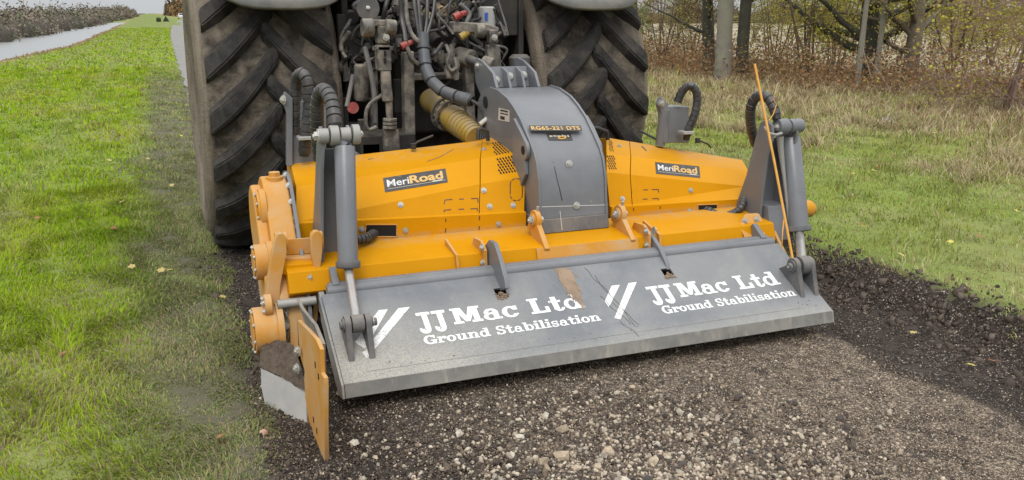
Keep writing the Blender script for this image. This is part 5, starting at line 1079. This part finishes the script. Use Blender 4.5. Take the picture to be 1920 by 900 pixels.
# fallen leaves on both verges
leafm = []
for k, col in enumerate(((.72, .60, .16), (.62, .50, .20), (.42, .20, .09))):
    pts = [(0, -.5), (.22, -.28), (.5, -.2), (.36, .05), (.46, .34), (.16, .3), (0, .56), (-.16, .3), (-.46, .34), (-.36, .05), (-.5, -.2), (-.22, -.28)]; vs = [(x, y, .12 * abs(x) + .05 * math.sin(9 * y)) for x, y in pts] + [(0, 0, 0)]
    me = bpy.data.meshes.new('fallen_leaf'); me.from_pydata(vs, [], [(i, (i + 1) % 12, 12) for i in range(12)]); a = me.color_attributes.new('Col', 'FLOAT_COLOR', 'POINT')
    for d in a.data: d.color = (*col, 1)
    me.materials.append(M['leafy']); leafm.append(me)
def leaf(u, v, k, grp, label):
    p = PZ(u, v, .07 if u < 900 else .16); o = bpy.data.objects.new('fallen_leaf', leafm[k]); COL.objects.link(o); s = random.uniform(.035, .05) * (1 + .03 * p[1]); o.scale = (s, s, s)
    p[2] = float(hgt(p[0], p[1])) + .028 + .002 * p[1]; o.location = [float(q) for q in p]; o.rotation_euler = (random.uniform(-.4, .4), random.uniform(-.4, .4), random.uniform(0, 6)); cn = ('bright yellow', 'tan yellow', 'russet brown')[k]; tag(o, label.replace('small fallen', 'small ' + cn + ' fallen'), 'leaf', cn + ' ' + grp)
for u, v, k in ((185, 136, 0), (242, 160, 0), (277, 298, 1), (255, 338, 0), (322, 346, 1), (228, 375, 1), (213, 424, 2), (282, 343, 2), (302, 507, 1), (247, 500, 1), (118, 664, 2), (233, 202, 0), (418, 556, 1), (70, 407, 2), (318, 506, 0), (340, 255, 0), (335, 178, 0), (190, 145, 1), (412, 814, 2), (205, 300, 1)):
    leaf(u, v, k, 'fallen leaves on the left verge', 'small fallen autumn leaf lying on the grass left of the machine')
q = np.random.default_rng(9)
for k in range(38):
    if k < 10: u, v = ((1612, 420), (1830, 620), (1720, 565), (1835, 445), (1868, 612), (1690, 480), (1782, 455), (1620, 425), (1560, 370), (1905, 400))[k]
    else: u, v = q.uniform(1230, 1915), q.uniform(185, 420)
    leaf(u, v, 0 if q.random() < .65 else int(q.integers(1, 3)), 'fallen leaves on the right verge', 'small fallen autumn leaf lying on the grass right of the machine')

# ================================================================ TREES AND SCRUB
def ortho(d):
    d = d / np.linalg.norm(d); a = np.array((0, 0, 1.)) if abs(d[2]) < .9 else np.array((1., 0, 0)); u = np.cross(d, a); u /= np.linalg.norm(u); return d, u, np.cross(d, u)
def limb_path(p, d, L_, n, wob, rise=0.0, q=rng):
    pts = [np.array(p, float)]; d = np.array(d, float); d /= np.linalg.norm(d)
    for _ in range(n): d = d + q.normal(0, wob, 3) + np.array((0, 0, rise)); d /= np.linalg.norm(d); pts.append(pts[-1] + d * L_ / n)
    return pts
def ends(paths, q): return paths
def make_tree(name, base, label, cat, bark, H=7.0, r=.2, lean=(0, 0), stems=1, limbs=12, limb0=.9, twigs=9, leaves=10, leafcol=((.34, .33, .06), (.25, .27, .05)), leaf_size=.055, group=None, seed=1, spread=1.0, droop=0.0, twigmat=None, lowleaf=0.0):
    q = np.random.default_rng(seed); root = thing(name, base, label, cat, group); base = np.array(base, float); tw = MB(); leafp = []
    for st in range(stems):
        a = q.uniform(0, 6.28); b0 = base + (np.array((math.cos(a), math.sin(a), 0)) * q.uniform(0, .35) if stems > 1 else 0); d0 = np.array((lean[0] + (q.normal(0, .22) if stems > 1 else 0), lean[1] + (q.normal(0, .22) if stems > 1 else 0), 1.0))
        n = 14; tp_ = limb_path(b0 - (0, 0, .15), d0, H + .15, n, .010 if stems == 1 else .04, .02, q); rs = [r * (1.3 if i == 0 else 1.0) * (1 - .85 * i / n) * (1 + q.normal(0, .06)) for i in range(n + 1)]
        b = MB(); b.tube(tp_, rs, 12 if r > .08 else 7); obj('trunk', b, bark, root, smooth=70)
        for k in range(limbs):
            t = (limb0 + (H - limb0) * (k + q.random()) / limbs) / H if k > limbs * .4 else (limb0 + 1.6 * q.random()) / H
            i = min(int(t * n), n - 1); p = tp_[i] + (tp_[i + 1] - tp_[i]) * (t * n - i); az = q.uniform(0, 6.28); ll = (1 - .55 * t) * H * .34 * spread * q.uniform(.6, 1.2)
            lp = limb_path(p, (math.cos(az), math.sin(az), q.uniform(-.05, .6) - droop), ll, 7, .16, .03 - droop * .1, q); lr = max(.009, rs[i] * q.uniform(.3, .5))
            b = MB(); b.tube(lp, [lr * (1 - .8 * j / 7) for j in range(8)], 6, caps=False); obj('limb', b, bark, root, smooth=70)
            for m in range(twigs):
                j = q.integers(1, 7); pp = lp[j] + (lp[j + 1] - lp[j]) * q.random() if j < 7 else lp[j]; dd = (lp[j + 1] - lp[j - 1]); dd = dd / np.linalg.norm(dd) + q.normal(0, .6, 3)
                tpth = limb_path(pp, dd, q.uniform(.3, .9) * spread ** .5, 4, .22, 0.0, q); r0 = q.uniform(.004, .009); tw.tube(tpth, [r0 * (1 - .7 * e / 4) for e in range(5)], 3, caps=False)
                for e in range(2):
                    p2 = tpth[2 + e]; t2 = limb_path(p2, q.normal(0, 1, 3), q.uniform(.15, .4), 2, .2, 0, q); tw.tube(t2, [r0 * .5, r0 * .4, r0 * .2], 3, caps=False); leafp += [t2[-1]] * (leaves // 3)
                leafp += [tpth[q.integers(1, 5)] for _ in range(leaves)]
    obj('twigs', tw, twigmat or M['twig'], root, smooth=0)['kind'] = 'stuff'
    if leaves and leafp:
        P = np.array(leafp); P = P + q.normal(0, .10, P.shape); n = len(P); c0 = np.array(leafcol[0]); c1 = np.array(leafcol[1]); C = c0 + (c1 - c0) * q.random((n, 1)); C = C * q.normal(1, .18, (n, 1)); C = np.where((q.random(n) < .15)[:, None], np.array((.5, .36, .07)), C)
        make_leaves('foliage', P, leaf_size, C, root, q)
    return root
def make_leaves(name, P, size, C, root, q, mat=None):
    n = len(P); a = q.normal(0, 1, (n, 3)); a /= np.linalg.norm(a, axis=1)[:, None]; t = q.normal(0, 1, (n, 3)); u = np.cross(a, t); u /= np.linalg.norm(u, axis=1)[:, None]; w_ = np.cross(a, u)
    s = size * q.uniform(.6, 1.3, (n, 1)); V = np.stack([P - u * s * .5, P + w_ * s * .32, P + u * s * .5, P - w_ * s * .32], 1).reshape(-1, 3); F = np.arange(n * 4).reshape(n, 4)
    return arrays(name, V, F, mat or M['leafy'], np.repeat(np.clip(C, .005, .9), 4, 0), parent=root, kind='stuff')
def gz(u, v, z=.12): p = PZ(u, v, z); return (float(p[0]), float(p[1]), float(hgt(p[0], p[1])))
YG = ((.46, .42, .06), (.32, .33, .055)); OL = ((.34, .33, .09), (.24, .25, .07)); BR = ((.38, .20, .09), (.28, .16, .08))
BG = 'trees and shrubs along the right field edge'
make_tree('tree', gz(1355, 152), 'thick pale grey trunk standing foremost in the tree line behind the right tyre', 'tree', M['bark_pale'], 9, .20, (.01, 0), limbs=9, limb0=2.2, twigs=7, leaves=10, leafcol=YG, group=BG, seed=3)
make_tree('tree', gz(1388, 146), 'dark leaning trunk right behind the thick pale grey trunk', 'tree', M['bark_dark'], 8, .17, (.05, .02), limbs=14, limb0=1.1, twigs=8, leaves=10, leafcol=OL, group=BG, seed=4)
make_tree('tree', gz(1330, 142), 'dark trunk with heavy limb just left of the thick pale trunk', 'tree', M['bark_dark'], 8, .17, (-.08, 0), limbs=14, limb0=1.1, twigs=8, leaves=12, leafcol=OL, group=BG, seed=5)
make_tree('tree', gz(1606, 169), 'slender straight pale trunk in front of the dark bushy tree', 'tree', M['bark_pale'], 7, .062, (-.02, 0), limbs=8, limb0=1.8, twigs=6, leaves=9, leafcol=YG, group=BG, seed=6)
make_tree('tree', gz(1640, 164), 'slender pale trunk leaning right, close beside the straight one', 'tree', M['bark_pale'], 7, .07, (.015, 0), limbs=8, limb0=1.8, twigs=6, leaves=9, leafcol=YG, group=BG, seed=7)
make_tree('tree', gz(1622, 157), 'dark bushy tree with thick spreading low limbs and yellow green leaves', 'tree', M['bark_dark'], 7, .25, (0, 0), limbs=26, limb0=.75, twigs=11, leaves=20, leafcol=YG, leaf_size=.07, group=BG, seed=8, spread=1.25)
make_tree('tree', gz(1703, 163), 'brown trunk right of the dark bushy tree with thin hanging twigs', 'tree', M['bark_brown'], 7, .18, (-.01, 0), limbs=18, limb0=.8, twigs=11, leaves=11, leafcol=YG, group=BG, seed=9)
make_tree('shrub', gz(1512, 152), 'reddish many stemmed shrub between the pale trunk and the slender trunks', 'shrub', M['twig'], 3.6, .032, stems=6, limbs=6, limb0=.4, twigs=6, leaves=8, leafcol=YG, group=BG, seed=10, spread=1.1)
make_tree('shrub', gz(1240, 120, .15), 'tangled brown shrub nearest to the right tractor tyre', 'shrub', M['twig'], 3.4, .025, stems=9, limbs=7, limb0=.3, twigs=6, leaves=9, leafcol=OL, leaf_size=.05, group=BG, seed=12, spread=1.2)
make_tree('shrub', gz(1300, 118, .15), 'tangled shrub with russet leaves left of the pale trunk', 'shrub', M['twig'], 3.0, .022, stems=8, limbs=7, limb0=.3, twigs=6, leaves=7, leafcol=BR, leaf_size=.05, group=BG, seed=13, spread=1.2)
make_tree('shrub', gz(1450, 128, .15), 'thin olive leaved shrub just right of the pale trunk', 'shrub', M['twig'], 3.2, .025, stems=6, limbs=7, limb0=.4, twigs=6, leaves=9, leafcol=OL, group=BG, seed=14, spread=1.2)
make_tree('shrub', gz(1790, 150), 'bare twiggy shrub standing right of the brown trunk', 'shrub', M['twig'], 3.2, .028, stems=7, limbs=8, limb0=.3, twigs=8, leaves=7, leafcol=YG, group=BG, seed=15, spread=1.6, droop=.1, twigmat=M['twig_red'])
make_tree('shrub', gz(1900, 215, .15), 'reddish thorn shrub with long arching bare branches at the right edge', 'shrub', M['twig_red'], 3.1, .028, stems=6, limbs=10, limb0=.2, twigs=10, leaves=5, leafcol=YG, group=BG, seed=16, spread=1.7, droop=.16, twigmat=M['twig_red'])
make_tree('shrub', gz(1560, 118, .15), 'yellow leaved shrub behind the reddish many stemmed one', 'shrub', M['twig'], 3.6, .03, stems=6, limbs=8, limb0=.5, twigs=7, leaves=12, leafcol=YG, leaf_size=.07, group=BG, seed=17, spread=1.2)
make_tree('shrub', gz(1860, 118, .15), 'green yellow shrub behind the reddish thorn at the right edge', 'shrub', M['twig'], 4.0, .03, stems=6, limbs=9, limb0=.5, twigs=8, leaves=13, leafcol=YG, leaf_size=.07, group=BG, seed=18, spread=1.3)
q0_ = np.random.default_rng(77)
for k, (u, v, kind_, lab) in enumerate(((1215, 70, 2, 'russet leaved shrub half hidden by the right tractor tyre'), (1270, 72, 1, 'olive shrub filling the gap between the tyre and the pale trunk'), (1410, 78, 1, 'olive shrub deep in the gap right of the pale trunk'),
        (1480, 84, 0, 'yellow green shrub left behind the reddish many stemmed shrub'), (1575, 92, 1, 'olive shrub close behind the slender straight trunk'), (1670, 92, 0, 'yellow green shrub between the dark bushy tree and brown trunk'),
        (1745, 98, 0, 'yellow green shrub just right of the brown trunk'), (1830, 100, 1, 'olive shrub behind the bare twiggy shrub'), (1900, 104, 0, 'yellow green shrub rearmost at the right picture edge'), (1960, 150, 2, 'russet shrub just past the right picture edge'))):
    p = gz(u, v); make_tree('shrub', p, lab, 'shrub', M['twig'], q0_.uniform(3.0, 4.4), .026, stems=6, limbs=7, limb0=.4, twigs=6, leaves=9, leafcol=(YG, OL, BR)[kind_], leaf_size=.07, group=BG, seed=100 + k, spread=1.3)
# low russet undergrowth along the foot of the tree line
q = np.random.default_rng(31); n = 48000; t = q.random(n); x = 12.0 + 4.2 * q.random(n) + .4 * np.sin(t * 40); y = 11 + 26 * t; P = np.stack([x, y, hgt(x, y) + np.abs(q.normal(0, .16, n)) + .02 + .75 * q.random(n) ** 3.5], -1)
C = np.where((q.random(n) < .6)[:, None], np.array((.27, .145, .065)), np.array((.33, .24, .12))) * q.normal(1, .22, (n, 1)); make_leaves('undergrowth', P, .07, C, None, q)
tw = MB()
for k in range(1200):
    x, y = q.uniform(11.4, 17), q.uniform(9, 34); p = limb_path((x, y, hgt(x, y)), (q.normal(0, .6), q.normal(0, .6), 1), q.uniform(.4, 1.3), 5, .2, -.03, q); tw.tube(p, [.006 * (1 - .6 * e / 5) for e in range(6)], 3, caps=False)
tag(obj('bramble_stems', tw, M['twig'], None, smooth=0), kind='stuff')
for k, (pts, lab) in enumerate(((((1440, 205), (1432, 170), (1450, 128)), 'x'),)): pass
def cane(pts, y, lab):
    b = MB(); b.tube(smooth_path([PY(u, v, yy) for u, v, yy in pts], 5), [.013 * (1 - .5 * i / (5 * (len(pts) - 1))) for i in range(5 * (len(pts) - 1) + 1)], 6); o = obj('dead_stem', b, M['twig_pale'], None); tag(o, lab, 'stem', 'pale dead stems in the rough grass')
cane([(1722, 200, 12.0), (1726, 160, 12.0), (1722, 130, 12.0)], 0, 'short pale dead stem, leftmost of the upright dead stems')
cane([(1728, 202, 11.9), (1745, 170, 12.0), (1737, 128, 12.0)], 0, 'curved pale dead stem in the middle of the upright dead stems')
cane([(1735, 206, 11.8), (1752, 170, 12.0), (1748, 145, 12.1)], 0, 'pale dead stem, rightmost of the upright dead stems')
cane([(1779, 255, 9.6), (1783, 235, 9.6), (1765, 214, 9.7)], 0, 'bowed pale dead stem lying nearest the camera in rough grass')
cane([(1648, 190, 13.0), (1635, 150, 13.2), (1618, 92, 13.6)], 0, 'long pale dead stem leaning up against the slender trunks')
cane([(1680, 192, 12.4), (1655, 145, 13), (1625, 105, 13.6)], 0, 'long pale dead stem crossing low in front of the slender trunks')

# distant scrub: leaf clouds on low dark cores added to block light, one mass each
def scrub(name, spots, cols, seed, fsize=.28, per=420):
    q = np.random.default_rng(seed); PP = []; CC = []; SS = []; core = MB()
    for (x, y, z, r_, h) in spots:
        m = int(per * q.uniform(.8, 1.2)); d = q.normal(0, 1, (m, 3)); d /= np.linalg.norm(d, axis=1)[:, None]; d[:, 2] = np.abs(d[:, 2]); rad = q.uniform(.72, 1.06, (m, 1)) * (1 + .16 * np.sin(d[:, :1] * 9 + x) + .14 * np.sin(d[:, 1:2] * 11 + y))
        PP.append(np.array((x, y, z)) + d * rad * np.array((r_, r_, h))); c = np.array(cols[q.integers(0, len(cols))]) * q.uniform(.8, 1.2); CC.append(c * q.normal(1, .25, (m, 1))); SS.append(np.full((m, 1), fsize * (.6 + .004 * y)))
        secs = [[(x + r_ * .8 * f * math.cos(a), y + r_ * .8 * f * math.sin(a), z + h * .82 * g) for a in np.linspace(0, 2 * math.pi, 9)[:-1]] for f, g in ((1, -.1), (1, .35), (.8, .7), (.4, .95))]; core.loft(secs)
    P = np.concatenate(PP); C = np.concatenate(CC); S = np.concatenate(SS); n = len(P); a = q.normal(0, 1, (n, 3)); a /= np.linalg.norm(a, axis=1)[:, None]; t = q.normal(0, 1, (n, 3)); u = np.cross(a, t); u /= np.linalg.norm(u, axis=1)[:, None]; w_ = np.cross(a, u)
    s = S * q.uniform(.5, 1.3, (n, 1)); V = np.stack([P - u * s, P + w_ * s * .5, P + u * s, P - w_ * s * .5], 1).reshape(-1, 3); nv = len(V); cv = np.array(core.v); 
    F = np.arange(n * 4).reshape(n, 4); F2 = np.array([f for f in core.f if len(f) == 4]) + nv
    return arrays(name, np.concatenate([V, cv]), np.concatenate([F, F2]), M['scrub'], np.concatenate([np.repeat(np.clip(C, .01, .6), 4, 0), np.tile(np.array(cols[0]) * .5, (len(cv), 1))]), kind='stuff')
q = np.random.default_rng(41); sp = []
y = 40.0
while y < 900:
    for row in range(2): sp.append((-14.4 - q.uniform(0, 1.6) - row * 2.6, y + q.uniform(-1, 1), -.9, q.uniform(1.6, 2.6) * (1 + y / 500), (q.uniform(1.7, 3.1) + row * .8) * (1 + .05 * math.sin(y * .1)) * (1 + max(0, y - 150) / 520)))
    y += 1.9 + y * .016
scrub('far_bank_scrub', sp, [(.17, .145, .11), (.20, .175, .13), (.15, .155, .09), (.19, .15, .115)], 1, .18, 400)
sp = []; y = 230
while y < 650: sp.append((road_l(min(y, 330)) + 5.5 + q.uniform(0, 4) + (330 - min(y, 330)) * .02 - max(0, y - 330) * .02, y, hgt(0, y) - .3, q.uniform(3, 4.5), q.uniform(3.6, 5.2) * (1 + (y - 230) / 500))); y += 7
scrub('far_roadside_trees', sp, [(.17, .10, .05), (.15, .12, .06), (.20, .12, .05)], 2, .35, 500)
sp = [(16 + i * 3.3 + q.uniform(-1, 1), 150 - i * 1.1, -.2, q.uniform(3, 5), q.uniform(2.2, 4.0)) for i in range(62)] + [(15 + q.uniform(0, 2), yy, 0, 1.6, q.uniform(2.5, 4)) for yy in np.arange(32, 200, 4.5)]
scrub('far_field_hedge', sp, [(.13, .11, .07), (.12, .13, .06), (.17, .12, .07)], 3, .3, 380)

# ================================================================ FAR THINGS ON THE ROAD
cx, cy = 8.05, 262.0; cz = float(hgt(cx, cy)) + .02
CR = thing('parked_car', (cx, cy, cz), 'small white car parked far along the road beside the left tyre', 'car')
b = MB(); b.yz([(cy - 2.1, cz + .3), (cy - 2.15, cz + .75), (cy - 2.0, cz + 1.0), (cy + 1.4, cz + .95), (cy + 2.1, cz + .75), (cy + 2.1, cz + .3)], cx - .92, cx + .92); obj('body', b, M['car_paint'], CR, bevel=.12)
b = MB(); b.loft([[(cx - .85, cy - 2.0, cz + .98), (cx + .85, cy - 2.0, cz + .98), (cx + .85, cy + 1.3, cz + .94), (cx - .85, cy + 1.3, cz + .94)], [(cx - .62, cy - 1.4, cz + 1.5), (cx + .62, cy - 1.4, cz + 1.5), (cx + .62, cy + .3, cz + 1.5), (cx - .62, cy + .3, cz + 1.5)]]); obj('cabin', b, M['car_paint'], CR, bevel=.06)
b = MB(); b.prism([(cx - .68, cy - 1.98, cz + 1.04), (cx + .68, cy - 1.98, cz + 1.04), (cx + .54, cy - 1.5, cz + 1.42), (cx - .54, cy - 1.5, cz + 1.42)], (0, -.03, .03)); obj('rear_window', b, M['glass'], CR)
for sx in (-.8, .8):
    for yy in (cy - 1.35, cy + 1.35): b = MB(); b.cyl((cx + sx - .1, yy, cz + .32), (cx + sx + .1, yy, cz + .32), .32, 16); obj('wheel', b, M['black'], CR)
    b = MB(); b.box((cx + sx * .95, cy - 2.12, cz + .82), (.2, .08, .2)); obj('tail_light', b, M['red'], CR)
sx_, sy_ = 2.9, 188.0; sz = float(hgt(sx_, sy_))
SG = thing('road_sign', (sx_, sy_, sz), 'dark triangular folding road sign seen from behind on the far verge', 'sign')
b = MB(); b.prism([(sx_ - .62, sy_, sz + .05), (sx_ + .62, sy_, sz + .05), (sx_, sy_, sz + 1.12)], (0, .05, 0)); obj('sign_panel', b, M['black'], SG)
for s in (-.5, .5): b = MB(); b.cyl((sx_ + s, sy_ - .3, sz), (sx_ + s * .2, sy_, sz + .8), .025, 6); obj('leg', b, M['black'], SG)
scrub('low_bush', [(1.55, 186.0, float(hgt(1.5, 186)), .42, .8)], [(.06, .075, .03)], 5, .1, 260)
bpy.data.objects['low_bush']['kind'] = 'thing'; tag(bpy.data.objects['low_bush'], 'small dark green bush left of the triangular sign far away', 'bush')
